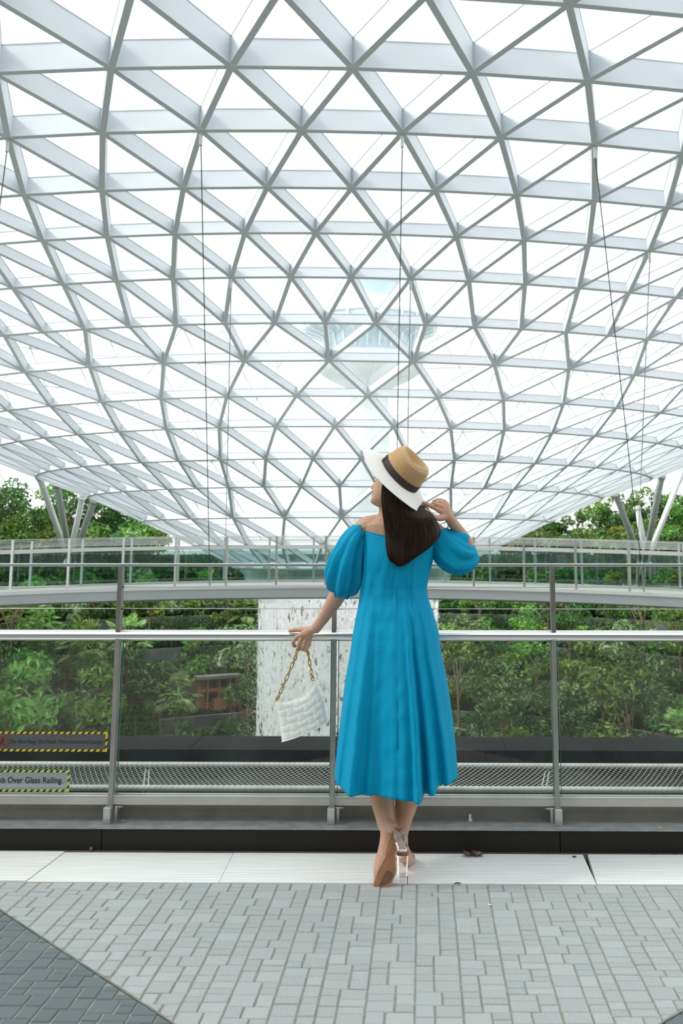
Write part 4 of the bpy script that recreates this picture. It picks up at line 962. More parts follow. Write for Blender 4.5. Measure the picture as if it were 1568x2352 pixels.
# face details
def HB(v): return tuple(HM @ Vector(v))
mb = MB(); lipm = mat('rose_lips', (.42, .11, .10), .4)
for z, dy in ((-.0565, .0), (-.067, -.001)):
    mb.tube([HB((x, .0845 + dy - abs(x) ** 2 * 14, z + (.0 if z > -.06 else abs(x) * .1))) for x in (-.021, -.014, -.007, 0, .007, .014, .021)], [.0012, .0035, .005, .0052, .005, .0035, .0012], 8)
mb.build('lips', lipm, woman, True)
for s in (-1, 1):
    MB().ball(HB((s * .031, .070, .0)), .0115, 14, 10).build('eye', mat('eye_white', (.8, .78, .75), .15), woman, True)
    MB().tube([HB((s * .031 - .015, .080, .002)), HB((s * .031, .0855, .008)), HB((s * .031 + .015, .080, .002))], .0016, 5).build('eyelash', M['black'], woman)
    MB().tube([HB((s * .031 - .016, .086, .020)), HB((s * .031, .0905, .026)), HB((s * .031 + .017, .083, .021))], .0024, 5).build('eyebrow', M['black'], woman)
ea = at(879.5, 1172, 4.475); er = mat('silver', (.8, .8, .8), .2, 1)
MB().tube([ea + Vector((0, 0, .02)), ea, ea + Vector((.002, 0, -.03))], [.0012, .0022, .0012], 6).build('earring', er, woman)
gold = mat('polished_gold', (.62, .43, .19), .22, 1)
def ring(c, ax, r_, m_, th=.0013):
    ax = Vector(ax).normalized(); a = ax.orthogonal().normalized(); b = ax.cross(a); c = Vector(c)
    mb = MB(); mb.tube([c + a * math.cos(k * .3927) * r_ + b * math.sin(k * .3927) * r_ for k in range(16)], th, 6, closed=True)
    g = c + Vector((0, -r_ - .0005, 0)); mb.ball(g, th * 1.9, 6, 4); return mb.build('finger_ring', m_, woman, True)
ring(at(696.5, 1481, 4.917), at(699, 1477, 4.916) - at(695.5, 1486, 4.918), .0112, er)
ring(at(1001, 1159.5, 4.487), at(1005, 1160.5, 4.487) - at(996, 1157.5, 4.489), .0115, gold, .0019); ring(at(1004, 1153.5, 4.499), at(1009, 1155, 4.498) - at(1000, 1152, 4.5), .0108, er)
# dress bodice and skirt -------------------------------------------
LV = [ # py, left px, right px, Ycentre, half depth
 (1214, 838, 1001, 4.545, .098), (1230, 835, 1003, 4.55, .105), (1250, 834, 1001, 4.55, .112), (1275, 834, 995, 4.55, .116), (1300, 834, 990, 4.55, .112), (1325, 832, 984, 4.555, .105), (1350, 829, 979, 4.56, .098), (1375, 826, 983, 4.56, .100), (1400, 822, 991, 4.56, .112), (1425, 817, 999, 4.565, .126), (1450, 812, 1006, 4.565, .138),
 (1500, 805, 1012, 4.565, .152), (1550, 796, 1023, 4.565, .165), (1600, 789, 1031, 4.565, .178), (1650, 783, 1038, 4.565, .188), (1700, 777, 1044, 4.565, .197), (1750, 772, 1048, 4.565, .205), (1790, 769, 1050, 4.565, .21)]
pyk = [l[0] for l in LV]
def hem(xp): return interp(xp, [769, 771, 785, 799, 820, 844, 875, 905, 940, 968, 973, 985, 998, 1003, 1025, 1050], [1779, 1782, 1791, 1800, 1803, 1805.5, 1804, 1806, 1810, 1812, 1799, 1800, 1800, 1787, 1784, 1781])
def ntop(xp): return interp(xp, [830, 850, 870, 890, 930, 970, 1005], [1217, 1224, 1229, 1232, 1232, 1226, 1214])
ridges = [(-.93, .05, .012), (-.70, .085, .034), (-.50, .07, -.016), (-.30, .12, -.020), (-.02, .05, .008), (.16, .10, .016), (.36, .055, .040), (.475, .035, -.026), (.58, .05, .022), (.72, .05, -.014), (.84, .05, .018)]
def fold(s, t):
    d = 0
    for c, w, a in ridges:
        c2 = c * (.80 + .2 * t) - .02 * (1 - t); d += a * math.exp(-((s - c2) / w) ** 2)
    return 1.75 * d * max(0, (t - .22) / .78) ** 1.1
NS = 200; rows = []
for i in range(121):
    t = i / 120; row = []
    for k in range(NS):
        a = 2 * math.pi * k / NS; s = math.cos(a)
        pyn = 1222 + (1790 - 1222) * t
        l0 = interp(pyn, pyk, [q[1] for q in LV]); r0_ = interp(pyn, pyk, [q[2] for q in LV]); xp = l0 + (r0_ - l0) * (s + 1) / 2
        top = ntop(xp) if math.sin(a) < 0 else ntop(xp) + 4
        bot = hem(xp) if math.sin(a) < 0 else 1788 + 6 * math.sin(s * 9)
        py_ = top + (bot - top) * t
        l_, r_, Yc, hd = (interp(py_, pyk, [q[j] for q in LV]) for j in (1, 2, 3, 4))
        A, B = at(l_, py_, Yc), at(r_, py_, Yc); c = (A + B) / 2; h = (B - A).x / 2; sn = math.sin(a)
        d = fold(s, t) if sn < 0 else .022 * math.sin(s * 11) * max(0, t - .4)
        if sn < 0: # shallow creases and the waist darts
            d += .0035 * noise.noise(Vector((s * 5 + py_ * .012, py_ * .03, 3))) + .004 * math.exp(-((py_ - 1345) / 30) ** 2) * math.sin(s * 14)
            d -= .0045 * math.exp(-((s - .0) / .05) ** 2) * math.exp(-((py_ - 1330) / 60) ** 2)
            g = noise.noise(Vector((s * 4 - py_ * .02, py_ * .006 + s * 2, 8.5))); d += .005 * max(0, g) * t
        ga = .0016 * math.sin(k * 1.9) * math.exp(-((py_ - top) / 7) ** 2)
        hh = (abs(sn) ** .9) * (1 if sn > 0 else -1)
        row.append((c.x + h * s, Yc + hh * hd + (d * sn / max(.35, abs(sn)) * -1 * -1) - 0 + ga * 0 , c.z))
    rows.append(row)
dr = MB(); dr.rings(rows, (False, False)); do = dr.build('dress', dressM, woman, True)
sm = do.modifiers.new('t', 'SOLIDIFY'); sm.thickness = .0022; sm.offset = -1
def surf_pt(xp, py_):
    l_, r_, Yc, hd = (interp(py_, pyk, [q[j] for q in LV]) for j in (1, 2, 3, 4)); s = max(-.999, min(.999, (xp - l_) / (r_ - l_) * 2 - 1)); best = None
    i = min(range(121), key=lambda i: abs(rows[i][int(NS * .75)][2] - at(xp, py_, Yc - hd).z)); a = 2 * math.pi - math.acos(s); k = int(round(a / (2 * math.pi) * NS)) % NS
    return Vector(rows[i][k])
# centre back seam, princess seams, hem stitch: thin welts on the cloth
for xs_, nm in (([(912, 1305), (910, 1340), (910, 1400), (911, 1480), (912, 1560), (912, 1640), (912, 1720)], 'centre_back_seam'), ([(868, 1250), (870, 1300), (871, 1350), (866, 1400), (858, 1450)], 'left_dart_seam'), ([(948, 1290), (946, 1330), (945, 1370), (950, 1420), (956, 1470)], 'right_dart_seam')):
    P = [at(x_, y_, surf_pt(x_, y_).y - .0022) for x_, y_ in [tuple(q) for q in spline(xs_, 30)]]
    for _ in range(3): P = [P[0]] + [Vector((p.x, (P[i].y + p.y + P[i + 2].y) / 3, p.z)) for i, p in enumerate(P[1:-1])] + [P[-1]]
    MB().tube(P, .0014 if 'centre' in nm else .0007, 5).build(nm, seamM, do, True)
# elastic gathers along the neckline
P = [Vector(rows[0][k]) + Vector((0, -.002, .001)) for k in range(int(NS * .5), NS)]
MB().tube([p + Vector((0, 0, .0012 * math.sin(i * 2.1))) for i, p in enumerate(P)], [.0026 + .0008 * math.sin(i * 2.1) for i in range(len(P))], 6).build('gathered_neckline', dressM, do, True)
# puff sleeves ----------------------------------------------------
def sleeve(path, name, folds, seed, seg=72, puck=1, n=46):
    """path rows: px, py, Y, half-width(m) across, half-depth, fold depth"""
    P = spline([list(at(q[0], q[1], q[2])) + [q[3], q[4], q[5]] for q in path], n); rows = []
    q = np.random.RandomState(seed); ph = q.uniform(0, 6.28, 4)
    for i, p in enumerate(P):
        j0, j1 = max(i - 1, 0), min(i + 1, n - 1); t = Vector(P[j1][:3]) - Vector(P[j0][:3]); t.normalize(); yv = Vector((0, 1, 0)); u = t.cross(yv).normalized(); w = u.cross(t).normalized(); tt = i / (n - 1); row = []
        for k in range(seg):
            a = 2 * math.pi * k / seg
            f = ((1.2 - 2 * abs(math.sin((a * folds + ph[0] + tt * 1.2) / 2)) ** .8) * .75 + math.sin(a * (folds * 2 - 1) + ph[1]) * .3 + .35 * math.sin(a * (folds + 3) + ph[2] - tt * 2)) * p[5]
            f += .0045 * noise.noise(Vector((math.cos(a) * 2.2, math.sin(a) * 2.2, tt * 5 + seed)))
            if i >= n - 5: f += .004 * math.sin(a * 17)
            row.append(tuple(Vector(p[:3]) + u * math.cos(a) * (p[3] + f) + w * math.sin(a) * (p[4] + f)))
        rows.append(row)
    m = MB(); m.rings(rows, (False, False)); o = m.build(name, dressM, woman, True); s = o.modifiers.new('t', 'SOLIDIFY'); s.thickness = .002; s.offset = -1; return o, rows
sleeve([(838, 1219, 4.55, .036, .052, .002), (826, 1226, 4.555, .047, .068, .004), (814, 1244, 4.56, .056, .08, .007), (805, 1268, 4.57, .065, .088, .011), (797, 1294, 4.58, .077, .092, .014), (792, 1318, 4.595, .085, .088, .015), (789, 1334, 4.61, .081, .078, .012), (788, 1342, 4.63, .064, .060, .006), (789, 1338, 4.645, .050, .050, .003)], 'puff_sleeve', 7, 3)
sleeve([(999, 1232, 4.555, .050, .055, .002), (1008, 1240, 4.555, .062, .06, .004), (1024, 1256, 4.56, .078, .078, .009), (1040, 1269, 4.565, .084, .088, .013), (1053, 1277, 4.575, .083, .086, .014), (1064, 1281, 4.58, .074, .076, .011), (1071, 1280, 4.59, .058, .060, .005), (1071, 1273, 4.60, .048, .05, .003), (1070, 1268, 4.61, .044, .043, .002)], 'puff_sleeve', 6, 9)
# hair -------------------------------------------------------------
hairM = mat('dark_brown_hair', (.016, .0075, .0045), .42, spec=.45, col2=(.042, .019, .010), scale=30, stretch=(3, 3, .3))
HL = [(1060, 884, 950), (1095, 880, 962), (1120, 876.5, 967), (1150, 876, 974), (1165, 878, 982), (1180, 880, 992), (1200, 883, 1003), (1220, 885, 1009), (1240, 887, 1010), (1260, 888, 1006), (1280, 888, 1000), (1305, 888, 990)]
def hend(s): return interp(s, [-1, -.8, -.55, -.3, 0, .3, .6, .85, 1], [1285, 1293, 1301, 1300, 1290, 1277, 1265, 1252, 1238])
def hpt(s, t, lift=0):
    y0 = interp(s, [-1, -.5, 0, .5, 1], [1110, 1129, 1143, 1155, 1164]); y1 = hend(s); y = y0 + (y1 - y0) * t; l_ = interp(y, [h[0] for h in HL], [h[1] for h in HL]); r_ = interp(y, [h[0] for h in HL], [h[2] for h in HL])
    taper = 1 - .10 * max(0, (t - .8) / .2) ** 2
    xp = (l_ + r_) / 2 + (r_ - l_) / 2 * s * taper; dome = math.sqrt(max(0, 1 - s * s)); yb = interp(t, [0, .3, .45, .6, 1], [4.39, 4.392, 4.405, 4.415, 4.43]); ye = interp(t, [0, .35, .6, 1], [4.425, 4.430, 4.465, 4.49])
    Yf = ye - (ye - yb) * dome ** .7 + .105 * max(0, (s + .1) / 1.1) * max(0, 1 - t * 3.2)
    if y > 1195:
        l2, r2, Yc, hd = (interp(y, pyk, [q_[j] for q_ in LV]) for j in (1, 2, 3, 4)); sd = max(-1, min(1, (xp - l2) / (r2 - l2) * 2 - 1)); Yf = min(Yf, Yc - hd * max(.1, 1 - sd * sd) ** .45 - .016 * min(1, (y - 1195) / 30))
    return at(xp, y, Yf - lift)
rows = []
def crownrow():
    fr = []
    for k in range(61):
        s = -1 + 2 * k / 60; xa = 884 + (952 - 884) * (s + 1) / 2; fr.append(at(xa, interp(s, [-1, 0, 1], [1090, 1108, 1130]), 4.45 + .10 * (s + 1) / 2))
    return fr
fr = crownrow(); rows.append([tuple(p) for p in fr + [p + Vector((0, .03, 0)) for p in fr][::-1][1:-1]])
for i in range(50):
    t = i / 49; fr = [hpt(-1 + 2 * k / 60, t, .004 * noise.noise(Vector((k * .35, t * 1.2, 1)))) for k in range(61)]
    bk = [p + Vector((0, .012 + .035 * (1 - abs(-1 + 2 * k / 60)), 0)) for k, p in enumerate(fr)][::-1][1:-1]; rows.append([tuple(p) for p in fr + bk])
ho = MB(); ho.rings(rows); hairO = ho.build('hair', hairM, woman, True)
q = np.random.RandomState(4); mb = MB()
for i in range(1500):
    s0 = math.sin(q.uniform(-1.5, 1.5)) * .995; drift = q.normal(0, .03); te = min(1.04, 1 - abs(q.normal(0, .018)) + .015); t0 = q.uniform(0, .15); lf = q.uniform(.0005, .0045); w1, w2 = q.uniform(0, 6.28, 2); P = []
    for j in range(13):
        t = t0 + (te - t0) * j / 12; s = max(-1.03, min(1.03, s0 + drift * t + .012 * math.sin(w1 + t * 5))); p = hpt(max(-.999, min(.999, s)), t, lf + .002 * math.sin(w2 + t * 7)); p.x += (s - max(-.999, min(.999, s))) * .12; P.append(p)
    r_ = q.uniform(.0006, .0013); mb.tube(P, [r_] * 11 + [r_ * .7, r_ * .15], 3, cap=False)
mb.build('hair_strands', hairM, hairO, True, kind='stuff')
# hair hanging in front of the ear, beside the cheek
# hat ---------------------------------------------------------------
def wovenmat(name, c1, c2, sc, bump):
    m, t, b = NT(name); N = t.nodes; L = t.links
    tc = N.new('ShaderNodeTexCoord'); sx = N.new('ShaderNodeSeparateXYZ'); L.new(tc.outputs['Object'], sx.inputs[0])
    an = N.new('ShaderNodeMath'); an.operation = 'ARCTAN2'; L.new(sx.outputs[1], an.inputs[0]); L.new(sx.outputs[0], an.inputs[1])
    cx_ = N.new('ShaderNodeCombineXYZ'); ma = N.new('ShaderNodeMath'); ma.operation = 'MULTIPLY'; ma.inputs[1].default_value = 26; L.new(an.outputs[0], ma.inputs[0]); L.new(ma.outputs[0], cx_.inputs[0])
    mz = N.new('ShaderNodeMath'); mz.operation = 'MULTIPLY'; mz.inputs[1].default_value = 300; L.new(sx.outputs[2], mz.inputs[0]); L.new(mz.outputs[0], cx_.inputs[1])
    nz = N.new('ShaderNodeTexNoise'); nz.inputs['Scale'].default_value = 1.0; nz.inputs['Detail'].default_value = 3; L.new(cx_.outputs[0], nz.inputs['Vector'])
    cr = N.new('ShaderNodeValToRGB'); cr.color_ramp.elements[0].position = .3; cr.color_ramp.elements[1].position = .7; cr.color_ramp.elements[0].color = (*c1, 1); cr.color_ramp.elements[1].color = (*c2, 1)
    L.new(nz.outputs[0], cr.inputs[0]); L.new(cr.outputs[0], b.inputs['Base Color']); b.inputs['Roughness'].default_value = .6
    bp = N.new('ShaderNodeBump'); bp.inputs['Strength'].default_value = bump; bp.inputs['Distance'].default_value = .002; L.new(nz.outputs[0], bp.inputs['Height']); L.new(bp.outputs[0], b.inputs['Normal'])
    return m
straw = wovenmat('golden_straw', (.36, .205, .085), (.72, .49, .25), 1, .6); whiteS = wovenmat('white_straw', (.78, .77, .73), (.82, .81, .78), 1, .10); ribbon = mat('black_grosgrain', (.022, .018, .017), .65, col2=(.035, .03, .028), scale=200)
hb_ = at(917, 1092, 4.475); hz = Vector((.685, -.33, .65)).normalized(); hx = Vector((.70, .05, -.72)); hx = (hx - hz * hx.dot(hz)).normalized(); hy = hz.cross(hx)
HT = Matrix((hx, hy, hz)).transposed().to_4x4(); HT.translation = hb_
hat = empty('straw_hat', hb_); hat.rotation_euler = HT.to_euler(); tag(hat, 'straw hat with natural crown, black ribbon and white brim on her head', 'hat')
def hatpart(name, mb, m_, sm=True):
    o = bpy.data.objects.new(name, mb.mesh(name, m_, sm)); COL.objects.link(o); o.parent = hat; return o
def crown_r(z, a): # oval crown with pinched tip
    base = interp(z, [0, .03, .06, .085, .098, .105], [.1015, .0985, .094, .0885, .083, .074]); return base
rows = []; n = 64; plait = 22
for i in range(plait * 4 + 1):   # spiral plaits of straw as small ridges
    z = .103 * i / (plait * 4); ridge = .0010 * math.sin(i * math.pi / 2 * 1.0) if i % 4 else -.0008
    rows.append([((crown_r(z, 0) + ridge) * math.cos(2 * math.pi * k / n) * 1.02, (crown_r(z, 0) + ridge) * math.sin(2 * math.pi * k / n) * .97, z + .004 * math.cos(4 * math.pi * k / n) * (z / .1)) for k in range(n)])
for rr2, dz in ((.95, .006), (.86, .008), (.78, .003), (.66, -.012), (.5, -.020), (.3, -.024), (.1, -.025)):
    rows.append([(crown_r(.103, 0) * rr2 * math.cos(2 * math.pi * k / n) * 1.02, crown_r(.103, 0) * rr2 * math.sin(2 * math.pi * k / n) * .97, .103 + dz * (1 if dz > 0 else (1 - .35 * math.cos(4 * math.pi * k / n))) + .004 * math.cos(4 * math.pi * k / n)) for k in range(n)])
mb = MB(); mb.rings(rows, (False, True)); hatpart('crown', mb, straw)
rows = [[((r_ + .0018) * math.cos(2 * math.pi * k / n) * 1.02, (r_ + .0018) * math.sin(2 * math.pi * k / n) * .97, z) for k in range(n)] for z, r_ in ((.002, .1012), (.0025, .1022), (.016, .1012), (.030, .0996), (.0325, .0992), (.033, .0975))]
mb = MB(); mb.rings(rows, (False, False)); hatpart('ribbon_band', mb, ribbon)
mb = MB(); ba = R(200)
for k0, k1, th in ((-.17, .13, .0032),):
    rows = []
    for z in (.0015, .017, .0335):
        rows.append([((.1022 - .0019 * z / .033 + t2) * math.cos(a_) * 1.02, (.1022 - .0019 * z / .033 + t2) * math.sin(a_) * .97, z) for a_, t2 in [(ba + k0, .001), (ba + k0, th)] + [(ba + k0 + (k1 - k0) * j / 6, th) for j in range(1, 6)] + [(ba + k1, th), (ba + k1, .001)]])
    mb.rings(rows)
hatpart('ribbon_bow', mb, ribbon)
rows = []; n = 96
NR = 30
def brim(r_, a):
    t = max(0, (r_ - .1) / .085); d = -.028 * t ** 1.25 - .006 * t * t * math.cos(2 * a) - .004 * t * t * math.sin(a * 3 + 1); rx = r_ * (1.0 + .02 * t * math.cos(2 * a)); return (rx * math.cos(a) * 1.02, rx * math.sin(a) * .98, d)
for i in range(NR + 1):
    r_ = .098 + .085 * i / NR; rows.append([brim(r_, 2 * math.pi * k / n) for k in range(n)])
for i in range(NR, -1, -1):
    r_ = .098 + .085 * i / NR; rows.append([(p[0], p[1], p[2] - .0024) for p in (brim(r_, 2 * math.pi * k / n) for k in range(n))])
mb = MB(); mb.rings(rows, (False, False)); hatpart('brim', mb, whiteS)
# shoes -------------------------------------------------------------
def clearmat():
    m, t, b = NT('clear_acrylic'); b.inputs['Transmission Weight'].default_value = 1; b.inputs['Roughness'].default_value = .03; b.inputs['IOR'].default_value = 1.45; b.inputs['Base Color'].default_value = (.97, .98, .98, 1); return m
clear = clearmat(); sole = mat('tan_leather_sole', (.36, .165, .075), .55, col2=(.24, .11, .05), scale=14)
worn = mat('worn_sole_patch', (.09, .05, .03), .7, col2=(.16, .085, .045), scale=30)
pvc = glassmat('clear_vinyl', (.96, .93, .90), .08)
s1 = empty('high_heel_mule', at(880, 2038, 4.375)); tag(s1, 'clear heeled mule on the raised left foot, tan sole turned to the viewer', 'shoe')
so = [(903.5, 1903), (899, 1912), (896, 1921), (892, 1932), (888.6, 1943), (885.5, 1956), (883.6, 1969), (877, 1984), (869.5, 1996), (864.5, 2009), (861, 2021), (858, 2034), (861, 2040), (866, 2043), (874, 2045), (882, 2044.5), (889.5, 2038), (897, 2029), (902.7, 2017.5), (907, 2008), (909, 1999), (907.5, 1984), (906, 1969), (907.5, 1956), (911, 1943), (916, 1930), (921, 1920), (923, 1908), (918, 1900), (910, 1899)]
def sY(py_): return interp(py_, [1898, 1945, 1990, 2045], [4.405, 4.402, 4.392, 4.376])
mb = MB(); mb.prism([at(x_, y_, sY(y_)) for x_, y_ in so], (0, .006, 0)); s_o = mb.build('sole', sole, s1)
cxs, cys = 882, 2018
mb = MB(); mb.prism([at(cxs + 19 * math.cos(k * .3) + 4 * -math.sin(k * .3), cys + 17 * math.sin(k * .3) - 5 * math.cos(k * .3), sY(cys + 17 * math.sin(k * .3)) - .0008) for k in range(21)], (0, .001, 0)); mb.build('worn_patch', worn, s_o)
mb = MB(); P = [at(x_, y_, sY(y_) + .008) for x_, y_ in so]; mb.tube(P, .0032, 6, closed=True); mb.build('insole_edge', mat('nude_insole', (.52, .33, .24), .6), s1, True)
def hblock(rows4, parent, m_=clear):
    mb = MB(); mb.rings(rows4); return mb.build('block_heel', m_, parent)
def sect(p0, p1, Y0, dep, flare=0, c=.25):
    a, b = at(*p0, Y0), at(*p1, Y0); u = b - a; n_ = Vector((0, 1, 0)) * dep
    return [a + u * c, a, a + n_ * .0 + n_ * (1 - c) * 0 + n_ * c, a + n_ * (1 - c), a + n_ + u * c, b + n_ - u * c, b + n_ * (1 - c), b + n_ * c, b, b - u * c][1:] if False else [a + u * c, a + n_ * c, a + n_ * (1 - c), a + n_ + u * c, b + n_ - u * c, b + n_ * (1 - c), b + n_ * c, b - u * c]
# raised heel block points at the viewer and down
r0 = sect((901, 1905), (922, 1903), 4.392, .012); r1 = sect((903, 1921), (927, 1912), 4.375, .020); r2 = sect((907, 1936), (930, 1930), 4.352, .026); r3 = sect((912, 1951), (934.5, 1948), 4.334, .026); r4 = sect((912.5, 1957), (934.5, 1956), 4.334, .026)
hblock([r4, r3, r2, r1, r0], s1)
for sgn, xs_ in ((0, [(866, 1990), (868, 2004), (866, 2018)]),):
    a = [at(857.5, 2026, 4.395), at(855, 2015, 4.44), at(866, 2006, 4.475), at(890, 2003, 4.478), at(908, 2008, 4.44), at(909, 2012, 4.40)]; b = [at(866, 1993, 4.405), at(864, 1985, 4.44), at(872, 1980, 4.475), at(890, 1978, 4.475), at(906, 1984, 4.44), at(908, 1990, 4.405)]
    mb = MB(); mb.grid([[tuple(v) for v in spline(a, 16)], [tuple(v) for v in spline(b, 16)]]); o = mb.build('vinyl_strap', pvc, s1, True); o.modifiers.new('t', 'SOLIDIFY').thickness = .001
s2b = gr(924, 2018, .004); s2 = empty('high_heel_mule', s2b); tag(s2, 'clear heeled mule standing on the plate, seen from the back', 'shoe')
X0 = s2b.x; zt_ = zat(1967, s2b.y, 924)
def sec2(z, w_, y0, y1): c = .006; return [(X0 - w_ + c, y0, z), (X0 - w_, y0 + c, z), (X0 - w_, y1 - c, z), (X0 - w_ + c, y1, z), (X0 + w_ - c, y1, z), (X0 + w_, y1 - c, z), (X0 + w_, y0 + c, z), (X0 + w_ - c, y0, z)]
Z0 = .0052
hblock([sec2(Z0, .0195, 4.487, 4.525), sec2(Z0 + .004, .021, 4.486, 4.528), sec2(Z0 + .05, .022, 4.486, 4.532), sec2(zt_ - .012, .024, 4.484, 4.545), sec2(zt_, .0245, 4.482, 4.56)], s2)
pth = [(4.484, zt_ + .002, .024), (4.52, zt_ + .001, .028), (4.57, zt_ - .02, .024), (4.62, zt_ - .062, .027), (4.655, .022, .036), (4.70, .010, .041), (4.745, .008, .036), (4.765, .009, .020)]
pth = [(a, max(b, .0085), c) for a, b, c in pth]; P = spline(pth, 30)
mb = MB(); mb.rings([[(X0 - p[2] + .012 * max(0, p[0] - 4.6) * 3, p[0], p[1]), (X0 + p[2] + .012 * max(0, p[0] - 4.6) * 3, p[0], p[1]), (X0 + p[2] + .012 * max(0, p[0] - 4.6) * 3, p[0], p[1] + .008), (X0 - p[2] + .012 * max(0, p[0] - 4.6) * 3, p[0], p[1] + .008)] for p in P]); mb.build('sole', sole, s2, True)
mb = MB(); mb.grid([[(X0 + .01 + .043 * math.cos(a), Y, max(.012, .012 + .050 * h * math.sin(a))) for a in [math.pi * k / 14 for k in range(15)]] for Y, h in ((4.655, 1.15), (4.70, .95))]); o = mb.build('vinyl_strap', pvc, s2, True); o.modifiers.new('t', 'SOLIDIFY').thickness = .001
# ================================================================ HANDBAG
BYc = 4.895; bagM = mat('white_woven_leather', (.80, .80, .75), .42, spec=.4, col2=(.74, .74, .69), scale=8); bagD = mat('bag_lining', (.30, .30, .28), .7)
bag = empty('handbag', at(700, 1690, BYc)); tag(bag, 'white woven leather handbag on a gold chain hanging from her left hand', 'bag')
topc = [(630.5, 1612), (648, 1611), (668, 1608.5), (686, 1604), (700, 1597), (711, 1583), (722, 1569)]
botc = [(647, 1704), (668, 1698), (690, 1690), (712, 1680), (728, 1673), (740, 1666), (749, 1659)]
def bagpt(u, v, off=0):
    """u left..right, v bottom..top on the front face"""
    tp = spline(topc, 61)[int(round(max(0, min(1, u)) * 60))]; bt = spline(botc, 61)[int(round(max(0, min(1, u)) * 60))]
    bul = math.sin(math.pi * v); px_ = bt[0] + (tp[0] - bt[0]) * v + (-2.5 * (1 - u) + 5.5 * u) * math.sin(math.pi * v) * (1 if u > .5 else -1) * abs(2 * u - 1)
    py_ = bt[1] + (tp[1] - bt[1]) * v
    th = .034 * (1 - v) ** .5 * (.35 + .65 * math.sin(math.pi * min(1, max(0, u)) ** .9) ** .5) + .004
    return at(px_, py_, BYc - th - off * 1.0)
def back(p, v): return Vector((p.x, 2 * BYc - p.y + .0, p.z))
SU = [i / 24 for i in range(25)]; SVv = [i / 20 for i in range(21)]
mb = MB(); fr = [[bagpt(u, v) for u in SU] for v in SVv]; rows = []
for i, row in enumerate(fr): rows.append([tuple(p) for p in row] + [tuple(back(p, 0)) for p in row[::-1]])
mb.rings(rows, (True, False)); bb_ = mb.build('bag_body', bagM, bag, True); sm_ = bb_.modifiers.new('t', 'SOLIDIFY'); sm_.thickness = .002; sm_.offset = -1
NCU, NCV = 6, 5
for face in (0, 1):
    for i in range(NCU):
        for j in range(NCV):
            u0, u1, v0, v1 = i / NCU, (i + 1) / NCU, j / NCV, (j + 1) / NCV; over = (i + j) % 2; g = .006; n = 5; V = []
            for b in range(n):
                for a in range(n):
                    fa, fb = a / (n - 1), b / (n - 1); ex = .05 if over else -.02; ey = -.02 if over else .05
                    uu = u0 + (u1 - u0) * (fa * (1 + 2 * ex) - ex); vv = v0 + (v1 - v0) * (fb * (1 + 2 * ey) - ey); uu, vv = max(0, min(1, uu)), max(0.0, min(.995, vv))
                    puff = .0030 * (math.sin(math.pi * fa) ** .5 if over == 0 else math.sin(math.pi * fb) ** .5) * (.6 + .4 * math.sin(math.pi * (fb if over == 0 else fa))) + .0008
                    p = bagpt(uu, vv, puff)
                    # bagpt samples u coarsely: blend by hand
                    k = uu * 60; k0 = math.floor(k) / 60; k1 = min(1, k0 + 1 / 60); t = (uu - k0) * 60; p = bagpt(k0, vv, puff).lerp(bagpt(k1, vv, puff), t)
                    V.append(p if not face else back(p, 0))
            mb = MB(); F = [(b * n + a, b * n + a + 1, (b + 1) * n + a + 1, (b + 1) * n + a) for b in range(n - 1) for a in range(n - 1)]
            mb.add(V, F); o = mb.build('woven_square', bagM, bag, True)
mb = MB(); P = [tuple(bagpt(u, .99, .001)) for u in SU]; mb.tube(P, .0020, 6); mb.tube([tuple(back(Vector(p), 0)) for p in P], .0020, 6); mb.build('top_binding', bagM, bag, True)
P = [tuple(bagpt(u, .0, .001)) for u in SU]; mb = MB(); mb.tube(P, .0026, 6); mb.build('bottom_piping', bagM, bag, True)
P = [tuple(bagpt(1, v, .001)) for v in SVv]; MB().tube(P, .0024, 6).build('side_piping', bagM, bag, True)
gold2 = bpy.data.materials['polished_gold']
def chain(path, nlink, w_, name):
    P = [Vector(p) for p in spline([list(at(*q)) for q in path], nlink + 1)]; ch = empty(name, (0, 0, 0)); 
    ch.location = P[-1] - Vector(bag.location); ch.parent = bag
    for i in range(nlink):
        a, b = P[i], P[i + 1]; t = (b - a); l = t.length; t.normalize(); c = (a + b) / 2; s = Vector((0, 1, 0)); s = (s - t * s.dot(t)).normalized(); o_ = t.cross(s)
        ang = R(28) if i % 2 else R(118); s2 = o_ * math.cos(ang) + s * math.sin(ang); L_ = l * .5 + .0045; hw = w_; pts = []
        for k in range(16):
            an = 2 * math.pi * k / 16; cx_, sy_ = math.cos(an), math.sin(an); f = lambda v: (abs(v) ** .55) * (1 if v > 0 else -1)
            pts.append(c + t * f(cx_) * L_ + s2 * f(sy_) * hw)
        m = MB(); m.tube(pts, .0025, 7, closed=True); m.build('chain_link', gold2, ch, True)
    return ch
chain([(683, 1487, 4.925), (680, 1503, 4.915), (672, 1524, 4.91), (657, 1560, 4.90), (641, 1596, 4.895), (634.5, 1607, 4.895)], 13, .0068, 'chain_strap')
chain([(706, 1493, 4.925), (708, 1504, 4.92), (712, 1528, 4.915), (716, 1548, 4.905), (718.5, 1561, 4.90)], 8, .0062, 'chain_strap')
for x_, y_ in ((632.5, 1611), (720, 1567)):
    c = at(x_, y_, BYc); MB().tube([c + Vector((math.cos(k * .5236) * .0075, .002 * math.sin(k), math.sin(k * .5236) * .0085)) for k in range(12)], .0013, 6, closed=True).build('strap_ring', gold2, bag, True)
